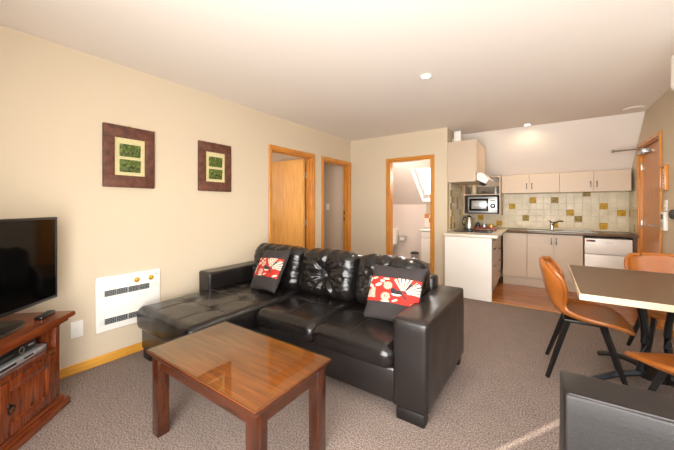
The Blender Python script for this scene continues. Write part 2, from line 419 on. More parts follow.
# baseboards
struct('baseboard_left', B(XL, XL+.016, YN, D1[0]-.04, 0, .07, .003, 1), M['skirt'])
struct('baseboard_left', B(XL, XL+.016, D1[1]+.04, D2[0]-.04, 0, .07, .003, 1), M['skirt'])
struct('baseboard_back', B(XL+.016, D3[0]-.04, YB-.016, YB, 0, .07, .003, 1), M['orangewoodX'])
struct('baseboard_back', B(D3[1]+.04, -1.2, YB-.016, YB, 0, .07, .003, 1), M['orangewoodX'])
struct('baseboard_right', B(XR-.016, XR, YJ, D4[0]-.04, 0, .07, .003, 1), M['skirt'])
# window frames
def winframe(n, plane, pos, a0, a1, z0, z1, mull):
    bm = bmesh.new(); w = .05
    def add(aa, ab, za, zb):
        if plane == 'x': bx(bm, pos-.03, pos+.03, aa, ab, za, zb)
        else: bx(bm, aa, ab, pos-.03, pos+.03, za, zb)
    add(a0, a0+w, z0, z1); add(a1-w, a1, z0, z1); add(a0+w, a1-w, z0, z0+w); add(a0+w, a1-w, z1-w, z1)
    for q in mull: add(q-w/2, q+w/2, z0+w, z1-w)
    o = struct('window_%d' % n, bm, M['white'])
    bm = bmesh.new()
    if plane == 'x': bm.faces.new([bm.verts.new(p) for p in ((pos, a0+.02, z0+.02), (pos, a1-.02, z0+.02), (pos, a1-.02, z1-.02), (pos, a0+.02, z1-.02))])
    else: bm.faces.new([bm.verts.new(p) for p in ((a0+.02, pos, z0+.02), (a1-.02, pos, z0+.02), (a1-.02, pos, z1-.02), (a0+.02, pos, z1-.02))])
    struct('pane', bm, M['glass'], o)
winframe(1, 'x', XW+.05, *W1, [1.0]); winframe(2, 'y', YN-.055, *W2, [.1])
struct('wall_sun_blocker', B(-1.95, 3.2, -2.3, -2.2, 0, 4.5), M['outdoor'])  # unseen wall added outside to keep direct sun out of the near window

# ------------------------------------------------------------------ wall fittings, left wall
def picture(y0, y1, z0, z1, label):
    w, h = y1-y0, z1-z0
    t = thing('framed_picture', label, 'picture', (XL+.002, (y0+y1)/2, z0), 0, 'framed green relief pictures on the left wall')
    bm = bmesh.new(); m = .077; mz = .098
    bx(bm, 0, .03, -w/2, w/2, 0, mz, .005); bx(bm, 0, .03, -w/2, w/2, h-mz, h, .005); bx(bm, 0, .03, -w/2, -w/2+m, mz-.004, h-mz+.004, .004); bx(bm, 0, .03, w/2-m, w/2, mz-.004, h-mz+.004, .004)
    obj('frame', bm, M['frame'], t)
    obj('mount_board', B(.001, .016, -w/2+m-.003, w/2-m+.003, mz-.003, h-mz+.003), M['mat'], t, False)
    for za in (.128, .256):
        def f(p, q):
            return p+Vector((nz(p, 28, za*10)*.006, 0, 0)) if p.x > 0 else p
        b = puff((.014, .155, .103), .008, (1, 18, 12), f)
        bmesh.ops.translate(b, vec=(.022, 0, za+.0515), verts=b.verts); obj('relief_tile', b, M['green'], t)
    bm = bmesh.new(); tube(bm, [(.008, -.012, h), (.008, 0, h+.014), (.008, .012, h)], .003, 6); obj('hanging_hook', bm, M['brass'], t)
    return t
p1 = picture(.909, 1.288, 1.405, 1.911, 'brown framed picture of two green reliefs, the one above the wall heater')
dup(p1, (XL+.002, 1.895, 1.406), 0, 'brown framed picture of two green reliefs, the one nearer the open bedroom door')
t = thing('wall_heater', 'flat white electric wall heater with two dark grilles and gold knobs', 'heater', (XL+.001, 1.1, .255))
bm = B(0, .022, -.238, .238, 0, .433, .006); obj('front_panel', bm, M['white'], t)
for z0 in (.272, .05):
    bm = bmesh.new(); bx(bm, .0221, .024, -.219, .219, z0, z0+.052); g = obj('grille', bm, M['silver'] if 0 else M['white'], t)
    bm = bmesh.new()
    for k in range(4): bx(bm, .0241, .0255, -.182+k*.083, -.182+k*.083+.078, z0+.003, z0+.049)
    obj('mesh_panel', bm, M['grille'], g)
    bm = bmesh.new()
    for k in range(26): bx(bm, .0256, .0265, -.18+k*.0128, -.18+k*.0128+.002, z0+.004, z0+.048, mtx=None)
    for j in range(3): bx(bm, .0276, .0285, -.215, .215, z0+.012+j*.013, z0+.014+j*.013)
    obj('louvre', bm, M['silver'], g)
for y in (.048, .159):
    bm = bmesh.new(); lathe(bm, [(0, 0), (.021, 0), (.021, .006), (.016, .010), (0, .010)], 20, mtx=Matrix.Translation((.022, y, .366)) @ Matrix.Rotation(PI/2, 4, 'Y'))
    bx(bm, .030, .040, y-.004, y+.004, .352, .380, .002)
    obj('dial_knob', bm, M['brass'], t)
bm = B(.022, .025, .198, .208, .389, .395); obj('indicator_light', bm, M['grille'], t)
def plate(name, label, loc, rz, w, h, nsw, grp=None):
    t = thing(name, label, 'switch', loc, rz)
    obj('face_plate', B(0, .009, -w/2, w/2, -h/2, h/2, .003), M['white'], t)
    for k in range(nsw):
        y = (k-(nsw-1)/2)*.025
        obj('rocker', B(.009, .014, y-.006, y+.006, -.011, .011, .002), M['whitelam'], t)
    return t
plate('wall_switch', 'white isolator switch low on the wall between television cabinet and heater', (XL+.001, .752, .328), 0, .075, .122, 1)
plate('light_switch', 'light switch on the hall wall seen through the second doorway', (-3.40, YB-.001, 1.235), -PI/2, .075, .12, 1)

# ------------------------------------------------------------------ television corner unit
a = Vector((.695, -.719)); nrm = Vector((.719, .695)); P1 = Vector((-2.48, .61))
ANG = math.atan2(-a.y, -a.x)     # local x axis along the front, local +y = back (away from viewer)
L_ = .88
def corner_unit():
    t = thing('television_cabinet', 'reddish brown wooden low cabinet under the television, with ring pulls', 'cabinet', (P1.x+a.x*L_/2, P1.y+a.y*L_/2, 0), ANG)
    R = Matrix.Rotation(-ANG, 2)
    org = P1+a*L_/2
    def loc(p): return R @ (Vector(p)-org)
    hw = L_/2
    wl = loc((-2.875, .6)); 
    # body pentagon in local coordinates (front along y=0 between +-hw, mirrored about x=0)
    def pent(e, fr):
        # side runs square to the walls (45 deg in the local frame)
        return [(-hw+e, fr), (hw-e, fr), (hw-e, .38), (-hw+e, .38)]
    S = -1
    def flip(poly): return [(x, y) for x, y in poly]
    bm = bmesh.new(); prism(bm, flip(pent(-.028, -.02)), .550, .580); bmesh.ops.bevel(bm, geom=[e for e in bm.edges], offset=.006, segments=2, affect='EDGES')
    prism(bm, flip(pent(.004, .004)), .530, .5499); prism(bm, flip(pent(.03, .03)), .512, .5299)
    obj('cabinet_top', bm, M['redwoodx'], t)
    bm = bmesh.new(); prism(bm, flip(pent(-.008, -.005)), .0, .05); bmesh.ops.bevel(bm, geom=[e for e in bm.edges], offset=.008, segments=2, affect='EDGES'); prism(bm, flip(pent(.02, .02)), .0501, .075)
    obj('plinth', bm, M['redwoodx'], t)
    f = .04
    # carcase: back/sides, floor, shelf
    bm = bmesh.new(); pt = pent(.04, f)
    pts = pt[1:]+pt[:1]
    def wallseg(p, q, z0, z1, th=.018):
        p, q = Vector(p), Vector(q); dd = (q-p).normalized(); n2 = Vector((-dd.y, dd.x))*th
        prism(bm, [p, q, q+n2, p+n2], z0, z1)
    for i in range(len(pts)-1): wallseg(pts[i], pts[i+1], .075, .512)
    prism(bm, pent(.058, f+.018), .0751, .09)
    obj('carcase', bm, M['redwood'], t)
    bm = bmesh.new(); prism(bm, pent(.059, f+.002), .372, .390); obj('shelf', bm, M['redwoodx'], t)
    # face frame
    bm = bmesh.new()
    for x0, x1 in ((-hw+.04, -hw+.075), (hw-.075, hw-.04)): bx(bm, x0, x1, f-.012, f+.014, .075, .512, .002)
    bx(bm, -hw+.075, hw-.075, f-.012, f+.001, .366, .394, .002)
    obj('face_frame', bm, M['redwood'], t)
    for s in (-1, 1):
        x0, x1 = (.003, hw-.077) if s > 0 else (-hw+.077, -.003)
        z0, z1 = .08, .363; fr = .055
        bm = bmesh.new()
        bx(bm, x0, x0+fr, f-.016, f+.004, z0, z1, .003); bx(bm, x1-fr, x1, f-.016, f+.004, z0, z1, .003)
        bx(bm, x0+fr, x1-fr, f-.016, f+.004, z0, z0+fr, .003); bx(bm, x0+fr, x1-fr, f-.016, f+.004, z1-fr, z1, .003)
        d = obj('door', bm, M['redwood'], t)
        bm = bmesh.new(); n = 3; w = (x1-x0-2*fr)/n
        for k in range(n): bx(bm, x0+fr+k*w+.0005, x0+fr+(k+1)*w-.0005, f-.004, f+.003, z0+fr, z1-fr, .0025)
        # raised border moulding
        for (xa, xb, za, zb) in ((x0+fr, x0+fr+.01, z0+fr, z1-fr), (x1-fr-.01, x1-fr, z0+fr, z1-fr), (x0+fr, x1-fr, z0+fr, z0+fr+.01), (x0+fr, x1-fr, z1-fr-.01, z1-fr)):
            bx(bm, xa, xb, f-.012, f-.003, za, zb, .003)
        obj('door_panel', bm, M['knot'], d)
        hx = x0+.048 if s > 0 else x1-.048
        bm = bmesh.new(); hz = .235
        lathe(bm, [(0, 0), (.014, 0), (.012, .006), (.005, .008), (.005, .014), (0, .015)], 16, mtx=Matrix.Translation((hx, f-.016, hz)) @ Matrix.Rotation(PI/2, 4, 'X'))
        tube(bm, [(hx+.019*math.sin(2*PI*i/16), f-.027, hz-.014+.019*math.cos(2*PI*i/16)) for i in range(17)], .0035, 6, False)
        obj('ring_pull', bm, M['iron'], d)
    return t, f
unit, ff = corner_unit()
def unit_pt(x, y): 
    R = Matrix.Rotation(ANG, 2); o = P1+a*L_/2; v = R @ Vector((x, y)); return (o.x+v.x, o.y+v.y)
# players on shelf
p = unit_pt(.15, .17)
t = thing('disc_player', 'flat silver disc player on the shelf of the television cabinet', 'disc player', (p[0], p[1], .391), ANG)
obj('case', B(-.21, .21, -.1, .1, 0, .034, .004), M['silver'], t)
obj('display', B(-.17, .0, -.1022, -.1, .012, .024), M['blackp'], t)
obj('display', B(.05, .11, -.1022, -.1, .014, .022), M['blackp'], t)
bm = bmesh.new()
for k in range(4): lathe(bm, [(0, 0), (.005, 0), (.005, .003), (0, .003)], 10, mtx=Matrix.Translation((.13+k*.018, -.1, .017)) @ Matrix.Rotation(PI/2, 4, 'X'))
obj('button', bm, M['steel'], t)
p = unit_pt(.14, .18)
t = thing('set_top_box', 'black set top box with a round dial, stacked on the silver player', 'set top box', (p[0], p[1], .4265), ANG)
obj('case', B(-.17, .17, -.09, .09, 0, .05, .004), M['blackp'], t)
bm = bmesh.new(); tube(bm, [(.07+.016*math.cos(2*PI*i/20), -.0915, .025+.016*math.sin(2*PI*i/20)) for i in range(21)], .002, 6, False); obj('dial', bm, M['steel'], t)
obj('display', B(-.1, .02, -.0915, -.09, .02, .03), M['grille'], t); obj('badge', B(.115, .15, -.0915, -.09, .028, .036), M['silver'], t)
# television
TA = math.atan2(.743, -.669)
tx, ty = -1.3325*2.0, .295*2.0      # right end of the screen
W = .96
cx_, cy_ = tx-math.cos(TA)*W/2, ty-math.sin(TA)*W/2
t = thing('television', 'black flat screen television on a glossy stand, left edge of the photo', 'television', (cx_, cy_, .581), TA)
zb, zt = .066, .597
obj('back_shell', B(-W/2, W/2, .003, .045, zb, zt, .008), M['blackp'], t)
bm = bmesh.new(); bw = .014
bx(bm, -W/2, -W/2+bw, -.006, .004, zb, zt, .003); bx(bm, W/2-bw, W/2, -.006, .004, zb, zt, .003); bx(bm, -W/2, W/2, -.006, .004, zb, zb+bw+.004, .003); bx(bm, -W/2, W/2, -.006, .004, zt-bw, zt, .003)
obj('bezel', bm, M['blackp'], t)
obj('screen', B(-W/2+bw-.002, W/2-bw+.002, -.0015, .0035, zb+bw, zt-bw+.002), M['screen'], t, False)
bm = bmesh.new(); lathe(bm, [(0, 0), (.2, 0), (.2, .005), (.19, .011), (0, .013)], 40); 
for v in bm.verts: v.co.x *= 1.15; v.co.y = v.co.y*.6+.02
obj('stand_base', bm, M['blackp'], t)
obj('stand_neck', B(-.05, .05, .012, .04, .010, .12, .004), M['blackp'], t)
p = unit_pt(.37, .13)
t = thing('remote_control', 'slim black remote control lying on the cabinet beside the television', 'remote control', (-2.50, .50, .5812), ANG+.15)
obj('case', B(-.07, .07, -.02, .02, 0, .016, .005), M['blackp'], t)
bm = bmesh.new()
for i in range(7):
    for j in range(3): bx(bm, -.055+i*.017, -.047+i*.017, -.013+j*.010, -.007+j*.010, .016, .0175)
obj('button', bm, M['grille'], t)

# ------------------------------------------------------------------ corner sofa
def leather_fn(size, tufts=(), bulge=.02, amp=.003, seed=0, creases=None, side_pinch=0):
    hx, hy, hz = [s/2 for s in size]
    def f(p, w):
        q = p.copy()
        k = max(0, 1-w.x**2)*max(0, 1-w.y**2)
        if w.z > 0: q.z += bulge*k*min(1, w.z*1.5)
        # sides bulge
        s = max(0, 1-w.z**2)
        q.x += (1 if p.x > 0 else -1)*abs(w.x)**6*s*.008; q.y += (1 if p.y > 0 else -1)*abs(w.y)**6*s*.008
        for (tx_, ty_, dep, rad) in tufts:
            dx, dy = p.x-tx_, p.y-ty_; r2 = dx*dx+dy*dy; r = math.sqrt(r2)
            if w.z > 0:
                an = math.atan2(dy, dx)
                q.z -= dep*math.exp(-r2/(rad*rad)) + .25*dep*math.exp(-r/(rad*2.2))*(.5+.5*math.cos(an*6+seed))
        q += Vector((nz(p, 9, seed), nz(p, 9, seed+5), nz(p, 9, seed+9)))*amp + Vector((0, 0, nz(p, 30, seed)))*amp*.35
        return q
    return f
SOX, SOY = -1.70, 1.85
sofa = thing('corner_sofa', 'large black leather corner sofa with chaise, tufted seats and puffy back cushions', 'sofa', (SOX, SOY, 0))
def S(bm): bmesh.ops.translate(bm, vec=(-SOX, -SOY, 0), verts=bm.verts); return bm
obj('seat_base', S(B(-1.93, -.735, 1.67, 2.55, .07, .285, .02, 3)), M['leather2'], sofa)
obj('chaise_base', S(B(-2.755, -1.935, 1.135, 2.55, .07, .256, .02, 3)), M['leather2'], sofa)
# cushions
def cushion(name, x0, x1, y0, y1, z0, z1, r, n, fn_args, m=M['leather']):
    size = (x1-x0, y1-y0, z1-z0); b = puff(size, r, n, leather_fn(size, **fn_args))
    bmesh.ops.translate(b, vec=((x0+x1)/2-SOX, (y0+y1)/2-SOY, (z0+z1)/2), verts=b.verts)
    o = obj(name, b, m, sofa, ang=80)
    f = leather_fn(size, **fn_args); hx, hy, hz = [q/2 for q in size]; bm = bmesh.new()
    xs = sorted({t_[0] for t_ in fn_args['tufts']}); ys = sorted({t_[1] for t_ in fn_args['tufts']})
    for ax_, vals in ((0, xs), (1, ys)):
        for v in vals:
            pts = []
            for i in range(41):
                u = -1+2*i/40
                q = (v, u*(hy-.035)) if ax_ == 0 else (u*(hx-.035), v)
                p = f(Vector((q[0], q[1], hz)), Vector((q[0]/hx, q[1]/hy, 1))); pts.append((p.x+(x0+x1)/2-SOX, p.y+(y0+y1)/2-SOY, p.z+(z0+z1)/2-.0006))
            tube(bm, pts, .0028, 5)
    obj('stitched_seam', bm, M['leather2'], o)
    return o
cushion('chaise_cushion', -2.715, -1.93, 1.085, 2.32, .252, .440, .042, (36, 50, 4), dict(tufts=[(x, y, .022, .045) for x in (-.16, .17) for y in (-.30, .0, .25)], bulge=.018, seed=1))
cushion('seat_cushion', -1.918, -1.332, 1.615, 2.32, .275, .425, .055, (28, 34, 4), dict(tufts=[(0.0, .02, .016, .05)], bulge=.022, seed=2))
cushion('seat_cushion', -1.328, -.742, 1.615, 2.32, .275, .425, .055, (28, 34, 4), dict(tufts=[(0.0, .02, .016, .05)], bulge=.022, seed=3))
# stitched cross seams on the cushions
def seam(name, pts, r=.0028):
    bm = bmesh.new(); tube(bm, [(p[0]-SOX, p[1]-SOY, p[2]) for p in pts], r, 5); return obj(name, bm, M['seam'], sofa)
def back_cushion(x0, x1, seed, hgt=.43):
    w = x1-x0; size = (w, .24, hgt); hx, hy, hz = w/2, .12, hgt/2
    rnd = random.Random(seed)
    tf = [(0, .0)]
    def f(p, q_):
        q = p.copy(); X, Z = p.x/hx, p.z/hz
        q.z += .012*(1-X*X) if Z > 0 else 0
        front = 1 if p.y < 0 else .3
        k = (max(0, 1-X**4))*(max(0, 1-Z**4))
        q.y += (-1 if p.y < 0 else 1)*.045*k*front
        # pull to a central button with radiating folds
        dx, dz = p.x, p.z+.01; r = math.hypot(dx, dz); an = math.atan2(dz, dx)
        if p.y < 0:
            q.y += .075*math.exp(-(r/.055)**2)+.03*math.exp(-(r/.14)**2)
            warp = nz((p.x, 0, p.z), 5, seed)*1.6
            fold = math.sin(an*7+warp*2+seed)+.5*math.sin(an*13+warp*3+seed*2)
            q.y += .009*fold*math.exp(-((r-.11)/.10)**2)*(1+.8*nz(p, 8, seed))+.008*nz((p.x*1.0, 0, p.z*2.2), 16, seed*3)+.005*nz((p.x*2.4, 0, p.z), 22, seed*2)
            edge = max(abs(X)**5, abs(Z)**5)
            q.y += .009*math.sin(an*19+warp*5)*edge*(1-edge*.5)
        # puckered top
        q.z += .006*math.sin(p.x*55+seed)*(1 if Z > .6 else 0)*abs(Z)
        q += Vector((nz(p, 11, seed)*.006, nz(p, 11, seed+3)*.006, nz(p, 11, seed+6)*.004))
        return q
    b = puff(size, .085, (40, 4, 34), f)
    mt = Matrix.Translation(((x0+x1)/2-SOX, 2.30-SOY, .61)) @ Matrix.Rotation(-math.radians(13), 4, 'X')
    bmesh.ops.transform(b, matrix=mt, verts=b.verts)
    return obj('back_cushion', b, M['leather'], sofa, ang=80)
back_cushion(-2.65, -1.955, 3); back_cushion(-1.955, -1.335, 11); back_cushion(-1.335, -.745, 23)
obj('backrest_frame', S(B(-2.67, -.735, 2.43, 2.585, .07, .68, .03, 3)), M['leather2'], sofa)
def arm(x0, x1, y0, y1, z1):
    def f(p, w):
        q = p.copy(); q.x += (1 if p.x > 0 else -1)*.006*max(0, 1-w.z**2)*max(0, 1-w.y**2)*abs(w.x)**4
        q += Vector((nz(p, 7, 4), nz(p, 7, 8), nz(p, 7, 2)))*.003; return q
    b = puff((x1-x0, y1-y0, z1-.07), .022, (8, 24, 16), f)
    bmesh.ops.translate(b, vec=((x0+x1)/2-SOX, (y0+y1)/2-SOY, (z1+.07)/2), verts=b.verts)
    o = obj('armrest', b, M['leather2'], sofa, ang=60)
    bm = bmesh.new(); e = .012
    for pts in ([(x0+e, y0+e, .08), (x0+e, y0+e, z1-e), (x1-e, y0+e, z1-e), (x1-e, y0+e, .08)], [(x1-e, y0+e, z1-e), (x1-e, y1-e, z1-e)], [(x0+e, y0+e, z1-e), (x0+e, y1-e, z1-e)]):
        tube(bm, [(p[0]-SOX, p[1]-SOY, p[2]) for p in pts], .0085, 6)
    s = obj('piping', bm, M['leather2'], o)
    return o
arm(-.745, -.537, 1.655, 2.585, .592); arm(-2.865, -2.675, 1.70, 2.585, .60)
for x0, y0, w, dd in ((-.725, 1.665, .17, .07), (-.725, 2.49, .17, .07), (-2.10, 1.14, .12, .07), (-2.73, 1.14, .12, .07), (-2.85, 2.49, .15, .07)):
    obj('sofa_foot', S(B(x0, x0+w, y0, y0+dd, 0, .072, .004)), M['foot'], sofa)

# ------------------------------------------------------------------ throw cushions
def print_at(u, v):
    """u,v in 0..1 (v up). returns 0 red 1 cream 2 dark"""
    def ell(cx, cy, a_, b_, th):
        dx, dy = (u-cx)*1.75, v-cy; c, s = math.cos(th), math.sin(th); x = dx*c+dy*s; y = -dx*s+dy*c; return (x/a_)**2+(y/b_)**2 < 1
    # bird
    fx, fy = .73, .42
    dx, dy = (u-fx)*1.75, v-fy; r = math.hypot(dx, dy); an = math.degrees(math.atan2(dy, dx))
    if ell(.62, .40, .19, .12, .15) or ell(.54, .50, .09, .085, 0): return 2 if v > .36 else 1
    if ell(.52, .43, .05, .012, .3): return 2
    if ell(.76, .30, .13, .03, -.8): return 2
    if .05 < r < .62 and 0 < an < 128:
        k = an/12.8; fr_ = k-math.floor(k)
        if 56 < an < 70 and r < .46: return 2
        if r > .46 and 56 < an < 70: return 0
        return 1 if .2 < fr_ < .86 and r > .12 else (2 if k < 5 else 0)
    # puff flowers
    for cx, cy in ((.42, .66), (.41, .22)):
        dx, dy = (u-cx)*1.75, v-cy; r = math.hypot(dx, dy); an = math.atan2(dy, dx)
        if r < .16: return 1 if (math.sin(an*14) > -.15 and r > .04) or r < .02 else 0
    for l in ((.05, .60, .14, .06, -.6), (.22, .66, .13, .065, .35), (.29, .82, .1, .05, -.3), (.36, .93, .12, .04, 0), (.12, .92, .1, .04, .3), (.02, .85, .1, .05, 1.1), (.42, .03, .14, .05, .1), (.6, .1, .1, .035, .5), (.93, .1, .12, .04, .6)):
        if ell(*l): return 1
    dx, dy = (u-.2)*1.75, v-.12; r = math.hypot(dx, dy); an = math.degrees(math.atan2(dy, dx))
    if r < .42 and 100 < an < 175:
        k = an/9; return 1 if k-math.floor(k) < .6 else 2
    return 0
def throw_cushion(loc, tilt, rz, roll, label):
    t = thing('throw_cushion', label, 'cushion', loc, rz, 'grey throw cushions with a red bird print band'); s = .21
    def surf(X, Z):   # front half-thickness
        k = max(0, 1-abs(X)**2.6)*max(0, 1-abs(Z)**2.6); return .004+.062*k**.55
    def pos(X, Z):
        px = X*s*(1-.05*(1-abs(X))*0 - .07*(1-Z*Z)*0); 
        return px*(1-.06*math.cos(Z*PI/2)), Z*s*(1-.06*math.cos(X*PI/2))
    mt = Matrix.Rotation(-tilt, 4, 'X') @ Matrix.Rotation(roll, 4, 'Y') @ Matrix.Translation((0, 0, 0))
    bm = bmesh.new(); N = 30; G = {}
    for side in (-1, 1):
        for i in range(N+1):
            for j in range(N+1):
                X, Z = -1+2*i/N, -1+2*j/N; x, z = pos(X, Z)
                edge = i in (0, N) or j in (0, N)
                if edge and side == 1: G[(side, i, j)] = G[(-1, i, j)]; continue
                y = side*(0 if edge else surf(X, Z)); y += nz((x, side, z), 12, 2)*.004*(0 if edge else 1)
                G[(side, i, j)] = bm.verts.new(mt @ Vector((x, y, z)))
        for i in range(N):
            for j in range(N): 
                try: bm.faces.new((G[(side, i, j)], G[(side, i+1, j)], G[(side, i+1, j+1)], G[(side, i, j+1)]))
                except ValueError: pass
    obj('cushion_cover', bm, M['grey'], t, ang=70)
    bm = bmesh.new(); NX, NZ = 130, 64; V = {}
    z0, z1 = -.42, .48
    for i in range(NX+1):
        for j in range(NZ+1):
            X, Z = -.985+1.97*i/NX, z0+(z1-z0)*j/NZ; x, z = pos(X, Z)
            y = -surf(X, Z)+nz((x, -1, z), 12, 2)*.004-.0035
            V[i, j] = bm.verts.new(mt @ Vector((x, y, z)))
    for i in range(NX):
        for j in range(NZ):
            f = bm.faces.new((V[i, j], V[i+1, j], V[i+1, j+1], V[i, j+1])); f.material_index = print_at((i+.5)/NX, (j+.5)/NZ)
    obj('printed_band', bm, [M['red'], M['cream'], M['darkprint']], t, ang=70)
    return t
th = throw_cushion((-.905, 2.05, .612), math.radians(30), .0, math.radians(-1), 'grey throw cushion with red printed band, beside the right sofa arm')
th2 = dup(th, (-2.20, 2.04, .632), math.radians(-9), 'grey throw cushion with red printed band, lying on the chaise end of the sofa')
th2.rotation_euler.y = math.radians(-4)

# ------------------------------------------------------------------ coffee table
x0, x1, y0, y1, zt = -1.795, -.905, .765, 1.262, .469
t = thing('coffee_table', 'low brown wooden coffee table with glass top on the carpet before the sofa', 'coffee table', ((x0+x1)/2, (y0+y1)/2, 0))
hx, hy = (x1-x0)/2, (y1-y0)/2
bm = B(-hx, hx, -hy, hy, zt-.028, zt-.0065, .004)
for f in bm.faces: f.material_index = 0 if f.normal.z > .7 else 1
obj('tabletop', bm, [M['tablewood'], M['tableapron']], t)
bm = B(-hx+.002, hx-.002, -hy+.002, hy-.002, zt-.006, zt, .0015, 1)
for f in bm.faces: f.material_index = 0 if abs(f.normal.z) > .5 else 1
obj('glass_top', bm, [M['tglass'], M['gedge']], t)
bm = bmesh.new()
bx(bm, -hx+.06, hx-.06, -hy+.028, -hy+.048, zt-.095, zt-.028); bx(bm, -hx+.06, hx-.06, hy-.048, hy-.028, zt-.095, zt-.028)
bx(bm, -hx+.028, -hx+.048, -hy+.06, hy-.06, zt-.095, zt-.028); bx(bm, hx-.048, hx-.028, -hy+.06, hy-.06, zt-.095, zt-.028)
obj('apron', bm, M['tableapron'], t)
for sx in (-1, 1):
    for sy in (-1, 1):
        cx2, cy2 = sx*(hx-.052), sy*(hy-.052); obj('leg', B(cx2-.031, cx2+.031, cy2-.031, cy2+.031, 0, zt-.028, .003), M['tableleg'], t)

# ------------------------------------------------------------------ armchair (seen from its back)
t = thing('armchair', 'black leather armchair seen from behind its backrest at bottom right', 'armchair', (.474, .748, 0), math.radians(2.5))
def Lbox(name, x0, x1, y0, y1, z0, z1, r, par, n=(20, 8, 16), m=M['leather2'], amp=.003):
    def f(p, w): return p+Vector((nz(p, 5, 1), nz(p, 5, 3), nz(p, 5, 6)))*amp
    b = puff((x1-x0, y1-y0, z1-z0), r, n, f); bmesh.ops.translate(b, vec=((x0+x1)/2, (y0+y1)/2, (z0+z1)/2), verts=b.verts)
    return obj(name, b, m, par, ang=60)
bk = Lbox('backrest', -.42, .48, .29, .435, .06, .745, .010, t, m=M['leather3'])
bm = bmesh.new(); tube(bm, [(-.408, .2985, .742), (.468, .2985, .742)], .0035, 6)
obj('stitching', bm, M['seam'], bk)
Lbox('armrest', -.42, -.28, -.42, .285, .06, .54, .02, t); Lbox('armrest', .34, .48, -.42, .285, .06, .54, .02, t)
Lbox('seat_base', -.275, .335, -.40, .285, .06, .26, .02, t); Lbox('seat_cushion', -.272, .332, -.42, .28, .262, .42, .05, t, m=M['leather'])
for sx in (-.38, .42):
    for sy in (-.38, .38): obj('foot', B(sx-.03, sx+.03, sy-.03, sy+.03, 0, .062, .003), M['foot'], t)

# ------------------------------------------------------------------ dining table and chairs
t = thing('dining_table', 'square taupe topped dining table with pale edge and black cross base', 'dining table', (.73, 2.79, 0))
TX0, TX1, TY0, TY1 = -.56, .62, -.535, .52
obj('tabletop', B(TX0+.002, TX1-.002, TY0+.002, TY1-.002, .706, .740, .002, 1), M['tabletop'], t)
bm = bmesh.new()
for (xa, xb, ya, yb) in ((TX0-.004, TX1+.004, TY0-.004, TY0+.001), (TX0-.004, TX1+.004, TY1-.001, TY1+.004), (TX0-.004, TX0+.001, TY0, TY1), (TX1-.001, TX1+.004, TY0, TY1)): bx(bm, xa, xb, ya, yb, .704, .7395)
obj('edge_band', bm, M['tableedge'], t)
cx3, cy3 = -.11, .12
for k in range(4):
    an = math.radians(45+90*k-15); dx, dy = math.cos(an), math.sin(an)
    bm = bmesh.new(); pts = []
    for i in range(9):
        s = i/8; r_ = .07+.42*s; pts.append((cx3+dx*r_, cy3+dy*r_, .115-.10*s**2.2))
    tube(bm, pts, .02, 6); obj('base_foot', bm, M['black'], t)
    bm = bmesh.new(); pts = []
    for i in range(9):
        s = i/8; r_ = .11-.05*math.sin(s*PI)+.03*s; pts.append((cx3+dx*r_, cy3+dy*r_, .10+.59*s))
    tube(bm, pts, .019, 8); obj('post', bm, M['black'], t)
bm = bmesh.new(); bx(bm, cx3-.18, cx3+.18, cy3-.18, cy3+.18, .688, .7035, .003); obj('mounting_plate', bm, M['black'], t)
bm = bmesh.new(); lathe(bm, [(0, .09), (.10, .09), (.10, .125), (0, .125)], 20, (cx3, cy3, 0)); obj('base_hub', bm, M['black'], t)

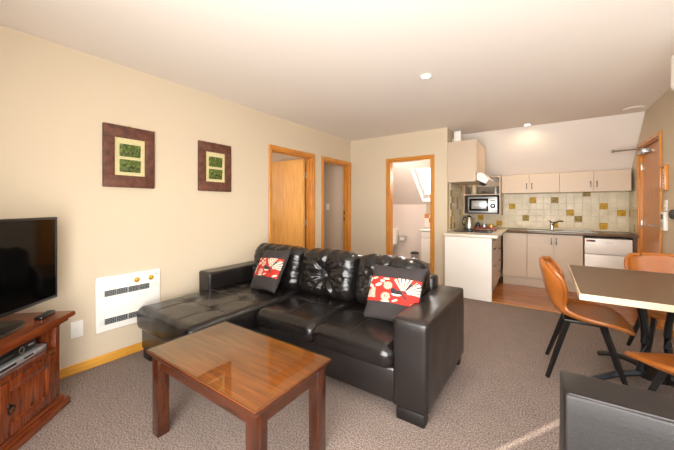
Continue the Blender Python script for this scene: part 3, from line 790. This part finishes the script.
def chair(label, loc, rz):
    t = thing('dining_chair', label, 'chair', loc, rz, 'tan leather bucket chairs round the dining table')
    # profile: (x, z, half width, edge forward/up lift, thickness direction angle)
    pr = [(-.262, .825, .130, .035), (-.262, .812, .185, .050), (-.255, .77, .222, .075), (-.243, .71, .235, .105), (-.228, .64, .228, .115), (-.208, .575, .200, .10), (-.182, .515, .178, .075),
          (-.135, .468, .180, .050), (-.07, .447, .200, .04), (.0, .440, .222, .035), (.07, .440, .234, .028), (.14, .443, .232, .016), (.195, .438, .215, .004), (.23, .424, .185, -.004), (.245, .408, .14, -.004)]
    n = 18
    def cat(t_):
        i = min(int(t_), len(pr)-2); f = t_-i; P = [pr[max(i-1, 0)], pr[i], pr[i+1], pr[min(i+2, len(pr)-1)]]
        return [0.5*((2*P[1][k])+(-P[0][k]+P[2][k])*f+(2*P[0][k]-5*P[1][k]+4*P[2][k]-P[3][k])*f*f+(-P[0][k]+3*P[1][k]-3*P[2][k]+P[3][k])*f**3) for k in range(4)]
    rows = [cat(i/3) for i in range((len(pr)-1)*3+1)]
    def grid(off):
        g = []
        for i, (x, z, hw, lf) in enumerate(rows):
            a0 = rows[max(i-1, 0)]; a1 = rows[min(i+1, len(rows)-1)]; tv = Vector((a1[0]-a0[0], 0, a1[1]-a0[1])).normalized()
            nn = Vector((-tv.z, 0, tv.x));   # points to the sitter's side
            if nn.x < 0 and nn.z < 0: nn = -nn
            row = []
            for j in range(n+1):
                v = -1+2*j/n; yy = hw*math.sin(v*PI/2*.92)/math.sin(PI/2*.92)
                p = Vector((x, yy, z))+nn*(lf*abs(v)**2.4)
                side = 1-abs(v)**8*.7
                row.append(p+nn*off*side)
            g.append(row)
        return g
    bm = bmesh.new(); A = [[bm.verts.new(p) for p in r] for r in grid(.013)]; Bk = [[bm.verts.new(p) for p in r] for r in grid(-.013)]
    nr = len(A)
    for i in range(nr-1):
        for j in range(n):
            bm.faces.new((A[i][j], A[i][j+1], A[i+1][j+1], A[i+1][j])); bm.faces.new((Bk[i][j], Bk[i+1][j], Bk[i+1][j+1], Bk[i][j+1]))
    for i in range(nr-1):
        for j in (0, n): bm.faces.new((A[i][j], A[i+1][j], Bk[i+1][j], Bk[i][j]))
    for j in range(n):
        for i in (0, nr-1): bm.faces.new((A[i][j], A[i][j+1], Bk[i][j+1], Bk[i][j]))
    sh = obj('seat_shell', bm, M['tan'], t, ang=60)
    bm = bmesh.new(); G2 = grid(0)
    tube(bm, [r[0] for r in G2]+[p for p in G2[-1][1:]]+[r[n] for r in G2[::-1]]+[p for p in G2[0][::-1][1:]], .0145, 8, False)
    obj('rolled_edge', bm, M['tan'], sh)
    obj('under_frame', B(-.12, .12, -.13, .13, .404, .424, .003), M['black'], t)
    for sx in (-1, 1):
        for sy in (-1, 1):
            bm = bmesh.new(); tube(bm, [(sx*.10, sy*.115, .412), (sx*.222, sy*.205, 0.0)], .02, 4, True, [.021, .014], sq=True); obj('leg', bm, M['black'], t, False)
    return t
ch = chair('tan leather bucket chair at the left end of the dining table', (.235, 2.89, 0), 0)
dup(ch, (.83, 3.50, 0), -PI/2+.05, 'tan leather bucket chair behind the dining table, before the fridge and entry door')
dup(ch, (.655, 2.19, 0), math.radians(118), 'tan leather bucket chair pushed under the near side of the dining table')
# pendant
t = thing('pendant_lamp', 'white drum pendant lamp hanging above the dining table, cut by the frame', 'lamp', (.865, 3.01, 2.42))
bm = bmesh.new(); lathe(bm, [(.142, -.135), (.15, -.145), (.15, -.34), (.145, -.36), (.13, -.375), (.126, -.372), (.14, -.355), (.144, -.34), (.144, -.145), (.142, -.135)], 36); obj('lamp_shade', bm, M['white'], t)
bm = bmesh.new(); tube(bm, [(0, 0, -.02), (0, 0, -.2)], .003, 6); obj('cord', bm, M['white'], t)
bm = bmesh.new(); lathe(bm, [(0, -.025), (.04, -.025), (.05, 0), (0, 0)], 20); obj('ceiling_rose', bm, M['white'], t)
bm = bmesh.new(); lathe(bm, [(0, -.29), (.03, -.275), (.04, -.25), (.025, -.21), (0, -.2)], 16); obj('bulb', bm, M['whitelam'], t)
bm = bmesh.new()
for k in range(3):
    an = 2*PI*k/3; tube(bm, [(0, 0, -.16), (.146*math.cos(an), .146*math.sin(an), -.15)], .002, 5)
obj('spider_fitting', bm, M['steel'], t)

# ------------------------------------------------------------------ kitchen
HM = mat('aged_chrome', '#77706a', .3, metal=.8)
def handle(par, x, y, z0, z1, ax='y'):
    bm = bmesh.new()
    if ax == 'y': tube(bm, [(x, y, z0), (x, y-.022, z0+.01), (x, y-.026, (z0+z1)/2), (x, y-.022, z1-.01), (x, y, z1)], .008, 6)
    else: tube(bm, [(y, x-.04, z0), (y+.022, x-.035, z0), (y+.025, x, z0), (y+.022, x+.035, z0), (y, x+.04, z0)], .0055, 6)
    obj('handle', bm, HM, par)
def upper(x0, x1, label):
    t = thing('wall_cabinet', label, 'cabinet', ((x0+x1)/2, YK-.013, 1.46), 0, 'beige upper cabinets'); w = (x1-x0)/2
    # body shaped to sit under the raked ceiling
    ys = [(-.017, 0), (-.295, 0), (-.295, .30), (-.105, .30), (-.017, .2)]
    bm = bmesh.new(); a_ = [bm.verts.new((-w, p[0]+.017, p[1])) for p in ys]; b_ = [bm.verts.new((w, p[0]+.017, p[1])) for p in ys]
    bm.faces.new(a_); bm.faces.new(b_[::-1])
    for i in range(len(ys)): bm.faces.new((a_[i], b_[i], b_[(i+1) % len(ys)], a_[(i+1) % len(ys)]))
    obj('body', bm, M['cab'], t, False)
    for s in (-1, 1):
        xa, xb = (.0015, w-.001) if s > 0 else (-w+.001, -.0015)
        d = obj('door', B(xa, xb, -.2975, -.280, .001, .299, .0015, 1), M['cab'], t); handle(d, s*.035, -.2975, .07, .15)
    return t
upper(-.60, .183, 'beige two door wall cabinet next to the microwave shelf')
upper(.185, .985, 'beige two door wall cabinet nearest the entry door')
# backsplash tiles
def tiles(name, label, cols, rows, place, gold, th=.006, p=.1, x_off=0, z_off=0, accent=None, base=None):
    bm = bmesh.new()
    w = p-.005
    for i in range(cols):
        for j in range(rows):
            k = gold.get((i, j), 1); bxs = place(i, j, w)
            bx(bm, *bxs, .0012, 1, mi=k)
    return bm
bm = bmesh.new(); bx(bm, -1.178, XR, YK-.006, YK-.0006, .872, 1.50)
def gidx(x, z): return (int(math.floor((x+1.22)/.1)), int(math.floor((z-.895)/.1)))
gold = {}
for x, z, k in ((-.46, 1.225, 2), (-.264, 1.044, 3), (-.169, 1.337, 2), (.133, 1.334, 3), (.133, .945, 2), (.332, 1.146, 2), (.431, 1.047, 3), (.531, 1.434, 3), (.734, 1.244, 2), (.734, .946, 2), (.929, 1.15, 2), (-.948, 1.027, 2), (-.659, .94, 2), (-.85, 1.12, 3)): gold[gidx(x, z)] = k
for i in range(23):
    for j in range(-1, 6):
        xa, za = -1.22+i*.1, .895+j*.1
        x0, x1, z0, z1 = max(xa+.003, -1.176), min(xa+.097, XR-.008), max(za+.003, .874), min(za+.097, 1.498)
        if x1-x0 < .01 or z1-z0 < .01: continue
        bx(bm, x0, x1, YK-.012, YK-.006, z0, z1, .0012, 1, mi=gold.get((i, j), 1))
s = obj('tile_splashback', bm, [M['grout'], M['tile'], M['gold'], M['bronze']]); tag(s, 'cream tile splashback with scattered gold tiles behind the sink', 'splashback')
bm = bmesh.new(); bx(bm, -1.1944, -1.189, YB+.13, YK-.0125, .872, 1.595)
gl = {}
rr = random.Random(5)
for (y, z) in ((4.82, 1.453), (4.9, 1.325), (5.235, 1.323), (4.77, 1.22), (5.652, 1.441), (5.437, 1.121), (4.888, 1.128), (4.79, 1.0), (5.026, .919), (4.8, .915), (5.5, 1.53), (5.15, 1.23)): gl[(int((y-4.75)//.1), int((z-.895)//.1))] = 2+rr.randint(0, 1)
for i in range(14):
    for j in range(-1, 7):
        ya, za = 4.75+i*.1, .895+j*.1; y0, y1, z0, z1 = ya+.003, min(ya+.097, YK-.014), max(za+.003, .874), min(za+.097, 1.594)
        if y1-y0 < .01 or z1-z0 < .01: continue
        bx(bm, -1.189, -1.183, y0, y1, z0, z1, .0012, 1, mi=gl.get((i, j), 1))
s = obj('tile_splashback', bm, [M['grout'], M['tile'], M['gold'], M['bronze']]); tag(s, 'cream tile splashback with gold tiles on the side wall behind the cooktop', 'splashback')
bm = bmesh.new(); bx(bm, XR-.006, XR-.0005, 5.56, YK-.0125, .872, 1.458)
for i in range(5):
    for j in range(-1, 6):
        ya, za = 5.563+i*.1, .895+j*.1; y0, y1, z0, z1 = ya, min(ya+.094, YK-.014), max(za+.003, .874), min(za+.097, 1.457)
        if z1-z0 < .01: continue
        bx(bm, XR-.0118, XR-.006, y0, y1, z0, z1, .0012, 1, mi=2 if (i, j) in ((4, 2), (1, 0)) else 1)
s = obj('tile_splashback', bm, [M['grout'], M['tile'], M['gold'], M['bronze']]); tag(s, 'narrow cream tile splashback returning beside the entry door', 'splashback')
# base units back run
def base_unit(x0, x1, doors, label, y0=5.49, y1=6.04):
    t = thing('base_cabinet', label, 'cabinet', ((x0+x1)/2, y0, 0)); w = (x1-x0)/2
    obj('body', B(-w, w, .019, y1-y0, .146, .828), M['cabdark'], t, False)
    obj('kickboard', B(-w, w, .05, .065, .003, .145), M['cab'], t, False)
    for (a_, b_, hs) in doors:
        d = obj('door', B(a_+.0015, b_-.0015, 0, .018, .150, .826, .0015, 1), M['cab'], t)
        if hs: handle(d, (b_-.03) if hs > 0 else (a_+.03), 0, .68, .77)
    return t
base_unit(-.557, -.228, [(-.1645, .1645, 0)], 'plain beige corner base cabinet without a handle beside the drawers')
base_unit(-.227, .445, [(-.336, -.0, 1), (0, .336, -1)], 'beige two door base cabinet under the sink')
# worktops
WT0, WT1 = .832, .868
bm = B(-.50, XR-.012, 5.455, YK-.013, WT0, WT1, .004)
bx(bm, .96, 1.006, 5.50, YK-.02, .003, WT0-.0005)
w = obj('kitchen_worktop', bm, M['bench']); tag(w, 'dark brown worktop along the back wall over sink cabinet and fridge', 'worktop')
bm = B(-1.182, -.502, YB+.002, YK-.013, WT0, WT1, .004); bx(bm, -1.17, -.502, 4.335, YB+.004, WT0, WT1, .004)
w = obj('peninsula_worktop', bm, M['benchtop']); tag(w, 'pale worktop of the peninsula, holding cooktop and kettle', 'worktop')
# sink
t = thing('kitchen_sink', 'stainless steel sink with drainer set in the brown worktop', 'sink', (.19, 5.79, WT1+.0005))
bm = bmesh.new(); bx(bm, -.42, .42, -.22, -.20, 0, .006); bx(bm, -.42, .42, .20, .22, 0, .006); bx(bm, -.42, -.40, -.2, .2, 0, .006); bx(bm, .40, .42, -.2, .2, 0, .006); bx(bm, -.02, .02, -.2, .2, 0, .004)
for k in range(7): bx(bm, .05, .38, -.16+k*.05, -.145+k*.05, 0, .003)
SS = mat('dull_stainless', '#8f8a82', .4, metal=1)
obj('rim', bm, SS, t)
bm = bmesh.new(); bx(bm, -.40, -.02, -.2, .2, 0, .0015); bx(bm, .02, .40, -.2, .2, 0, .0015); obj('basin', bm, SS, t)
bm = bmesh.new(); lathe(bm, [(0, 0), (.026, 0), (.024, .03), (.018, .09), (.02, .11), (0, .12)], 16, (-.10, .17, .006))
tube(bm, [(-.10, .16, .075), (-.06, .10, .12), (.0, .03, .15), (.035, -.01, .145)], .011, 8); tube(bm, [(-.10, .17, .11), (-.13, .14, .15)], .008, 8)
obj('mixer_tap', bm, M['chrome'], t)
# fridge
t = thing('bar_fridge', 'white under-bench fridge with two front panels below the brown worktop', 'fridge', (.703, 5.475, 0))
obj('body', B(-.243, .243, .03, .55, .02, .80, .005), M['white'], t)
obj('upper_door', B(-.243, .243, -.02, .029, .587, .80, .006), M['white'], t)
obj('lower_door', B(-.243, .243, -.02, .029, .05, .579, .006), M['white'], t)
bm = bmesh.new(); bx(bm, -.225, -.13, -.0215, -.02, .755, .78); lb = obj('label_sticker', bm, M['blackp'], t); lb['label'] = 'black and red sticker'
obj('sticker_stripe', B(-.223, -.19, -.0225, -.0216, .758, .777), M['red'], lb)
obj('badge', B(-.02, .05, -.0215, -.02, .745, .752), M['silver'], t)
for sx in (-.2, .2): obj('foot', B(sx-.015, sx+.015, .05, .08, .0025, .02), M['blackp'], t)
# peninsula cabinet with drawers facing right
t = thing('peninsula_cabinet', 'pale peninsula cabinet with end panel, drawers facing the kitchen floor', 'cabinet', (-.86, 5.2, 0))
obj('end_panel', B(-.30, .29, -.845, -.825, .003, .828, .001, 1), M['whitelam'], t, False)
bm = bmesh.new(); bx(bm, -.30, -.297, -.849, -.845, 0.003, .828)
for k in range(1, 14): bx(bm, -.30+k*.0425, -.2995+k*.0425, -.8452, -.845, .003, .828)
bm.free()
obj('body', B(-.30, .26, -.824, .84, .13, .826), M['cabdark'], t, False)
obj('kickboard', B(.22, .235, -.824, .33, .003, .13), M['cab'], t, False)
obj('filler_panel', B(.262, .279, .271, .2885, .132, .826), M['cab'], t, False)
for (ya, yb, zl) in ((-.823, -.28, (.132, .47, .70, .826)), (-.278, .27, (.132, .30, .47, .645, .826))):
    for z0, z1 in zip(zl, zl[1:]):
        d = obj('drawer', B(.262, .279, ya+.001, yb-.001, z0+.0015, z1-.0015, .001, 1), M['cab'], t)
        handle(d, (ya+yb)/2, .279, z1-.04, 0, 'x')
# hood cabinet
t = thing('range_hood_cabinet', 'tall beige wall cabinet above the peninsula, housing the range hood', 'cabinet', (-1.0, 4.99, 1.6))
obj('body', B(-.1935, .188, -.363, .36, 0, .598, .001, 1), M['cab'], t, False)
for ya, yb in ((-.362, -.003), (-.001, .359)):
    obj('door', B(.189, .205, ya+.002, yb-.001, .12, .596, .001, 1), M['cab'], t)
bm = bmesh.new(); pf = [(.19, .13), (.25, .13), (.345, .03), (.30, -.03), (.19, .03)]
a_ = [bm.verts.new((p[0], -.25, p[1])) for p in pf]; b_ = [bm.verts.new((p[0], .30, p[1])) for p in pf]; bm.faces.new(a_); bm.faces.new(b_[::-1])
for i in range(5): bm.faces.new((a_[i], b_[i], b_[(i+1) % 5], a_[(i+1) % 5]))
hd = obj('hood_visor', bm, M['white'], t, False)
bm = bmesh.new(); mt = Matrix.Translation((.245, .02, -.006)) @ Matrix.Rotation(math.atan2(.075, -.11)+PI, 4, 'Y')
bx(bm, -.05, .05, -.24, .24, -.004, .0, mtx=mt); obj('filter_grille', bm, M['grille'], hd, False)
# router and ornament on top
t = thing('wifi_router', 'white plastic box with rounded corners on top of the hood cabinet', 'router', (-1.09, 4.80, 2.1995))
obj('case', B(-.05, .05, -.03, .03, .004, .185, .014, 3), M['white'], t)
obj('base', B(-.045, .045, -.035, .035, 0, .006, .002), M['silver'], t)
bm = bmesh.new(); lathe(bm, [(0, 0), (.018, 0), (.018, .075), (.014, .09), (.008, .095), (0, .095)], 16)
o = obj('small_jar', bm, M['cream']); o.location = (-1.165, 4.84, 2.199); tag(o, 'small cream jar on the hood cabinet beside the router', 'jar')
# open shelf unit + microwave
t = thing('microwave_shelf_unit', 'open beige shelf unit over the peninsula corner, holding the microwave', 'shelf', (-.89, YK-.013, 1.10))
bm = bmesh.new()
bx(bm, -.288, -.272, -.43, 0, 0, .46); bx(bm, .27, .286, -.43, 0, 0, .46); bx(bm, .27, .286, -.30, -.05, .459, .62)
bx(bm, -.272, .27, -.43, 0, 0, .016)
bx(bm, -.288, -.272, -.43, 0, .46, .50)
obj('carcase', bm, M['cab'], t, False)
obj('shelf', B(-.272, .27, -.43, -.01, .336, .352), M['cab'], t, False)
obj('back_panel', B(-.27, .27, -.01, -.004, .016, .5), M['cabdark'], t, False)
bm = bmesh.new(); bx(bm, .27, .286, -.43, -.30, .4601, .63); bx(bm, -.288, -.272, -.43, -.30, .5, .63); bx(bm, -.288, .286, -.43, -.24, .63, .646)
obj('top_panel', bm, M['cab'], t, False)
t = thing('microwave_oven', 'silver and black microwave oven in the open shelf', 'microwave', (-.875, 5.62, 1.1165))
obj('body', B(-.235, .235, .0, .38, .008, .30, .004), M['blackp'], t)
obj('front_panel', B(-.235, .235, -.018, 0, .008, .30, .006), M['silver'], t)
bm = bmesh.new(); bx(bm, -.235, .235, -.0195, -.018, .285, .30); bx(bm, -.235, .235, -.0195, -.018, .008, .022); bx(bm, -.235, -.222, -.0195, -.018, .008, .3); bx(bm, .222, .235, -.0195, -.018, .008, .3); obj('black_trim', bm, M['blackp'], t)
d = obj('door_window', B(-.205, .095, -.024, -.018, .05, .26, .006), M['screen'], t)
obj('window_mesh', B(-.165, .065, -.0262, -.0242, .085, .225, .003), M['silver'], d)
bm = bmesh.new(); lathe(bm, [(0, 0), (.04, 0), (.04, .006), (.03, .01), (.024, .022), (0, .022)], 24, mtx=Matrix.Translation((.16, -.018, .135)) @ Matrix.Rotation(PI/2, 4, 'X')); k_ = obj('timer_dial', bm, M['iron'], t)
bm = bmesh.new(); lathe(bm, [(0, 0), (.019, 0), (.017, .008), (0, .009)], 20, mtx=Matrix.Translation((.16, -.040, .135)) @ Matrix.Rotation(PI/2, 4, 'X')); obj('dial_cap', bm, M['silver'], k_)
obj('brand_strip', B(.12, .20, -.0195, -.018, .22, .232), M['grille'], t)
for sx in (-.2, .2): obj('foot', B(sx-.015, sx+.015, .05, .08, 0, .009), M['blackp'], t)
# shelf contents
bm = bmesh.new(); lathe(bm, [(0, 0), (.045, 0), (.055, .02), (.04, .045), (.02, .055), (0, .06)], 20); o = obj('serving_dish', bm, M['steel']); o.location = (-.86, 5.80, 1.4525); tag(o, 'small silver domed dish on the shelf above the microwave', 'dish')
bm = bmesh.new(); lathe(bm, [(0, 0), (.035, 0), (.035, .09), (.03, .10), (.03, .115), (0, .116)], 20); o = obj('storage_jar', bm, M['silver']); o.location = (-.69, 5.74, 1.4525); tag(o, 'silver storage jar at the right end of the shelf above the microwave', 'jar')
bm = bmesh.new(); lathe(bm, [(0, 0), (.04, 0), (.04, .15), (.03, .17), (0, .175)], 20); o = obj('storage_canister', bm, M['tile']); o.location = (-1.03, 5.74, 1.4525); tag(o, 'cream canister at the left end of the shelf above the microwave', 'canister')
# cooktop
t = thing('cooktop', 'black glass cooktop set into the pale peninsula worktop', 'cooktop', (-.85, 4.93, WT1+.0005))
obj('glass_plate', B(-.27, .24, -.24, .27, 0, .008, .003), M['screen'], t)
for k, (x, y) in enumerate(((-.13, -.11), (-.13, .13), (.1, -.11), (.1, .13))):
    bm = bmesh.new(); lathe(bm, [(.06, 0), (.085, 0), (.085, .002), (.06, .002), (.06, 0)], 24, (x, y, .008)); obj('hotplate_ring', bm, M['grille'], t)
# kettle
t = thing('electric_kettle', 'silver electric kettle with black handle behind the cooktop', 'kettle', (-1.03, 5.34, WT1+.0005), .4)
bm = bmesh.new(); lathe(bm, [(0, .012), (.072, .012), (.074, .03), (.066, .10), (.052, .17), (.045, .195), (0, .2)], 28); tube(bm, [(.05, 0, .15), (.085, 0, .185)], .014, 8, True, [.018, .009]); obj('jug', bm, M['steel'], t)
bm = bmesh.new(); lathe(bm, [(0, 0), (.078, 0), (.078, .012), (0, .012)], 28); obj('power_base', bm, M['blackp'], t)
bm = bmesh.new(); tube(bm, [(-.045, 0, .19), (-.085, 0, .195), (-.105, 0, .15), (-.10, 0, .09), (-.07, 0, .06)], .010, 8); obj('handle', bm, M['blackp'], t)
bm = bmesh.new(); lathe(bm, [(0, .198), (.044, .196), (.03, .212), (.01, .216), (.01, .232), (0, .234)], 20); obj('lid', bm, M['blackp'], t)
# tray with pots
t = thing('serving_tray', 'dark red lacquer tray on the worktop below the microwave', 'tray', (-.83, 5.62, WT1+.0005))
bm = bmesh.new(); bx(bm, -.17, .17, -.13, .13, 0, .006); bx(bm, -.17, .17, -.13, -.12, .006, .035); bx(bm, -.17, .17, .12, .13, .006, .035); bx(bm, -.17, -.16, -.12, .12, .006, .035); bx(bm, .16, .17, -.12, .12, .006, .035); obj('tray_body', bm, M['redtray'], t, False)
for (x, y, r_, h_, m_, nm, lb) in ((-.11, -.02, .035, .11, M['blackp'], 'pepper_mill', 'black pepper mill on the red tray'), (-.02, .03, .04, .09, M['steel'], 'sugar_bowl', 'silver lidded sugar bowl in the middle of the red tray'), (.09, .0, .04, .085, M['brass'], 'tea_caddy', 'gold tea caddy at the right end of the red tray')):
    bm = bmesh.new(); lathe(bm, [(0, 0), (r_, 0), (r_*1.05, h_*.4), (r_*.8, h_*.8), (r_*.3, h_*.85), (r_*.3, h_), (0, h_)], 18); o = obj(nm, bm, m_); o.location = (-.83+x, 5.62+y, WT1+.007); tag(o, lb, nm.split('_')[-1])
# small things beside the entry door
t = thing('notice_frame', 'small wooden frame with white slats on the right wall by the entry door', 'frame', (XR-.001, 4.45, 1.41))
bm = bmesh.new(); bx(bm, -.03, 0, -.085, -.068, 0, .255, .002); bx(bm, -.03, 0, .068, .085, 0, .255, .002); bx(bm, -.03, 0, -.068, .068, 0, .017, .002); bx(bm, -.03, 0, -.068, .068, .238, .255, .002); bx(bm, -.008, 0, -.068, .068, .017, .238)
obj('wooden_frame', bm, M['orangewood'], t)
bm = bmesh.new()
for k in range(6): bx(bm, -.016, -.0081, -.045, .045, .03+k*.034, .03+k*.034+.022)
obj('card_slat', bm, M['paper'], t)
plate('door_light_switch', 'white switch plate on the right wall, under the wooden notice frame', (XR-.001, 4.44, 1.255), PI, .09, .11, 2)
t = thing('intercom_panel', 'tall white intercom box with small display, lowest beside the entry door handle', 'intercom', (XR-.001, 4.445, 1.0))
obj('case', B(-.03, 0, -.055, .055, 0, .19, .006), M['white'], t)
obj('display', B(-.0315, -.03, -.025, .03, .115, .165), M['grille'], t); obj('keypad', B(-.033, -.03, -.03, .03, .03, .085, .002), M['silver'], t)
bm = bmesh.new(); lathe(bm, [(0, 0), (.045, 0), (.045, .02), (.03, .03), (0, .03)], 24, mtx=Matrix.Rotation(-PI/2, 4, 'Y'))
o = obj('door_knob_stop', bm, M['grille']); o.location = (XR-.001, 4.22, 1.17); tag(o, 'round dark wall dial at the right edge of the photo', 'dial')

# ceiling downlights
def downlight(x, y, label):
    t = thing('downlight', label, 'ceiling light', (x, y, H-.001), 0, 'recessed ceiling downlights')
    bm = bmesh.new(); lathe(bm, [(.036, -.002), (.036, -.006), (.05, -.008), (.056, 0), (.036, 0), (.036, -.002)], 28); obj('trim_ring', bm, M['white'], t)
    bm = bmesh.new(); lathe(bm, [(0, -.003), (.036, -.003), (.036, -.001), (0, -.001)], 28); obj('lens', bm, M['led'], t)
    return t
d0 = downlight(-.882, 2.688, 'glowing round ceiling downlight above the sofa')
dup(d0, (-.21, 5.12, H-.001), 0, 'glowing round ceiling downlight in front of the kitchen cabinets')
bm = bmesh.new(); lathe(bm, [(0, -.012), (.08, -.012), (.095, 0), (0, 0)], 28)
o = obj('ceiling_vent', bm, M['ceil']); o.location = (.87, 4.98, H-.0005); tag(o, 'flat beige round ceiling cover near the entry door', 'vent')

# ------------------------------------------------------------------ bathroom
t = thing('bathroom_vanity', 'white vanity cupboard with basin seen through the bathroom doorway', 'vanity', (-1.72, 6.2, 0))
obj('cupboard', B(-.42, .40, .03, .28, .06, .72), M['white'], t, False); obj('kickboard', B(-.40, .39, .06, .27, .0, .0595), M['cabdark'], t, False)
for xa, xb in ((-.42, -.02), (-.015, .40)):
    d = obj('door', B(xa+.002, xb-.002, .01, .029, .08, .56, .003), M['white'], t)
    bm = bmesh.new(); tube(bm, [(xa+.18, .01, .50), (xa+.18, -.01, .50), (xa+.27, -.01, .50), (xa+.27, .01, .50)], .005, 6); obj('handle', bm, M['steel'], d)
obj('drawer_front', B(-.418, .398, .01, .029, .575, .715, .003), M['white'], t)
obj('basin_top', B(-.44, .405, -.01, .285, .72, .765, .012, 3), M['whitetile'], t)
bm = bmesh.new(); lathe(bm, [(0, 0), (.02, 0), (.015, .08), (0, .085)], 12, (.0, .22, .766)); tube(bm, [(0, .22, .84), (0, .12, .86)], .009, 8); obj('tap', bm, M['chrome'], t)
bm = bmesh.new()
for i in range(9):
    for j in range(3):
        xa, za = -2.16+i*.095, .80+j*.095
        bx(bm, xa, xa+.09, 6.488, 6.4995, za, za+.09, .001, 1, mi=(1 if (i+j) % 2 == 0 and j > 0 else 0))
s = obj('tile_splashback', bm, [M['whitetile'], M['orange']]); tag(s, 'checkered orange and white tiles above the bathroom vanity', 'splashback')
bm = bmesh.new(); a_ = [(-2.12, 6.488), (-1.35, 6.488)]
obj_m = B(-2.10, -1.35, 6.41, 6.487, 1.09, 1.30); o = obj('mirror_cabinet', obj_m, M['mirror'], None, False); tag(o, 'wall mirror above the bathroom vanity', 'mirror')
t = thing('toilet_roll_holder', 'chrome toilet roll holder with white roll on the bathroom wall', 'toilet roll holder', (-2.63, 6.499, .53))
bm = bmesh.new(); lathe(bm, [(.02, -.05), (.055, -.05), (.055, .05), (.02, .05), (.02, -.05)], 24, mtx=Matrix.Translation((0, -.075, -.02)) @ Matrix.Rotation(PI/2, 4, 'Y')); obj('paper_roll', bm, M['paper'], t)
bm = bmesh.new(); tube(bm, [(-.075, 0, .0), (-.075, -.075, 0), (-.07, -.075, -.02), (.06, -.075, -.02)], .008, 8); bx(bm, -.085, .075, -.14, -.0, .035, .042, .003); obj('bracket', bm, M['chrome'], t)
t = thing('toilet', 'white toilet bowl edge beyond the bathroom door frame', 'toilet', (-2.95, 6.2, 0))
bm = bmesh.new(); lathe(bm, [(0, 0), (.11, 0), (.12, .1), (.14, .25), (.19, .38), (.19, .40), (0, .40)], 28); obj('bowl', bm, M['whitetile'], t)
bm = bmesh.new(); lathe(bm, [(0, .401), (.195, .401), (.2, .41), (.19, .425), (0, .43)], 28); obj('lid', bm, M['white'], t)
obj('cistern', B(-.2, .2, .12, .298, .38, .75, .02, 3), M['whitetile'], t)
t = thing('pedal_bin', 'small chrome pedal bin on the bathroom floor beside the vanity', 'bin', (-2.28, 6.22, 0))
bm = bmesh.new(); lathe(bm, [(0, 0), (.085, 0), (.088, .02), (.088, .24), (0, .245)], 24); obj('body', bm, M['chrome'], t)
bm = bmesh.new(); lathe(bm, [(.09, .241), (.092, .255), (.07, .275), (0, .285)], 24); obj('lid', bm, M['blackp'], t)

# ------------------------------------------------------------------ light
def area(name, loc, rot, sx, sy, power, col=(1, 1, 1), spread=None):
    l = bpy.data.lights.new(name, 'AREA'); l.shape = 'RECTANGLE'; l.size = sx; l.size_y = sy; l.energy = power; l.color = col
    if spread: l.spread = spread
    o = bpy.data.objects.new(name, l); C.objects.link(o); o.location = loc; o.rotation_euler = rot; return o
area('daylight_side_window', (XW+.13, 1.0, 1.12), (0, PI/2, 0), 2.1, 2.7, 22, (1, .975, .945))
area('daylight_near_window', (.1, YN-.14, 1.11), (PI/2, 0, 0), 2.5, 2.1, 255, (1, .975, .945))
area('daylight_skylight', (-1.85, 6.75, 2.40), (math.radians(-41.8), 0, 0), 1.6, 1.6, 130, (1, .99, .96))
def spot(x, y, p, z=H-.02, ang=150, col=(1, .86, .70)):
    l = bpy.data.lights.new('downlight_lamp', 'SPOT'); l.energy = p; l.spot_size = math.radians(ang); l.spot_blend = .6; l.shadow_soft_size = .05; l.color = col
    o = bpy.data.objects.new('downlight_lamp', l); C.objects.link(o); o.location = (x, y, z)
spot(-.882, 2.688, 38, ang=168); spot(-.21, 5.10, 23, ang=172, col=(1, .76, .52))
def point(x, y, z, p, col=(1, .9, .8)):
    l = bpy.data.lights.new('room_fill', 'POINT'); l.energy = p; l.shadow_soft_size = .35; l.color = col
    o = bpy.data.objects.new('room_fill', l); C.objects.link(o); o.location = (x, y, z)
point(-4.9, 2.2, 1.6, 45, (1, .93, .86)); point(-4.3, 4.2, 1.5, 5, (1, .86, .72)); point(-2.3, 5.1, 2.2, 34, (1, .92, .88))  # added fill lights brightening bedroom, hall and bathroom; no fittings there
sun = bpy.data.lights.new('sun', 'SUN'); sun.energy = 16; sun.angle = math.radians(.6); sun.color = (1, .93, .82)
so = bpy.data.objects.new('sun', sun); C.objects.link(so); so.rotation_euler = Vector((-.45, -.741, .5)).to_track_quat('Z', 'Y').to_euler()
w = bpy.data.worlds.new('world'); bpy.context.scene.world = w; w.use_nodes = True; nt = w.node_tree
sky = nt.nodes.new('ShaderNodeTexSky'); sky.sky_type = 'HOSEK_WILKIE' if False else 'NISHITA'; sky.sun_disc = False; sky.sun_elevation = math.radians(30)
nt.links.new(sky.outputs[0], nt.nodes['Background'].inputs['Color']); nt.nodes['Background'].inputs['Strength'].default_value = .5
# ------------------------------------------------------------------ camera
cam = bpy.data.cameras.new('camera'); co = bpy.data.objects.new('camera', cam); C.objects.link(co)
co.location = (0, 0, 1.25); co.rotation_euler = (PI/2, 0, math.atan(208/301.5))
cam.sensor_width = 36; cam.lens = 301.5/674*36; cam.shift_y = -19/674; cam.clip_start = .02
sc = bpy.context.scene; sc.camera = co
sc.view_settings.view_transform = 'Standard'; sc.view_settings.look = 'None'; sc.view_settings.exposure = .2; sc.view_settings.gamma = 1
sc.view_settings.use_curve_mapping = False
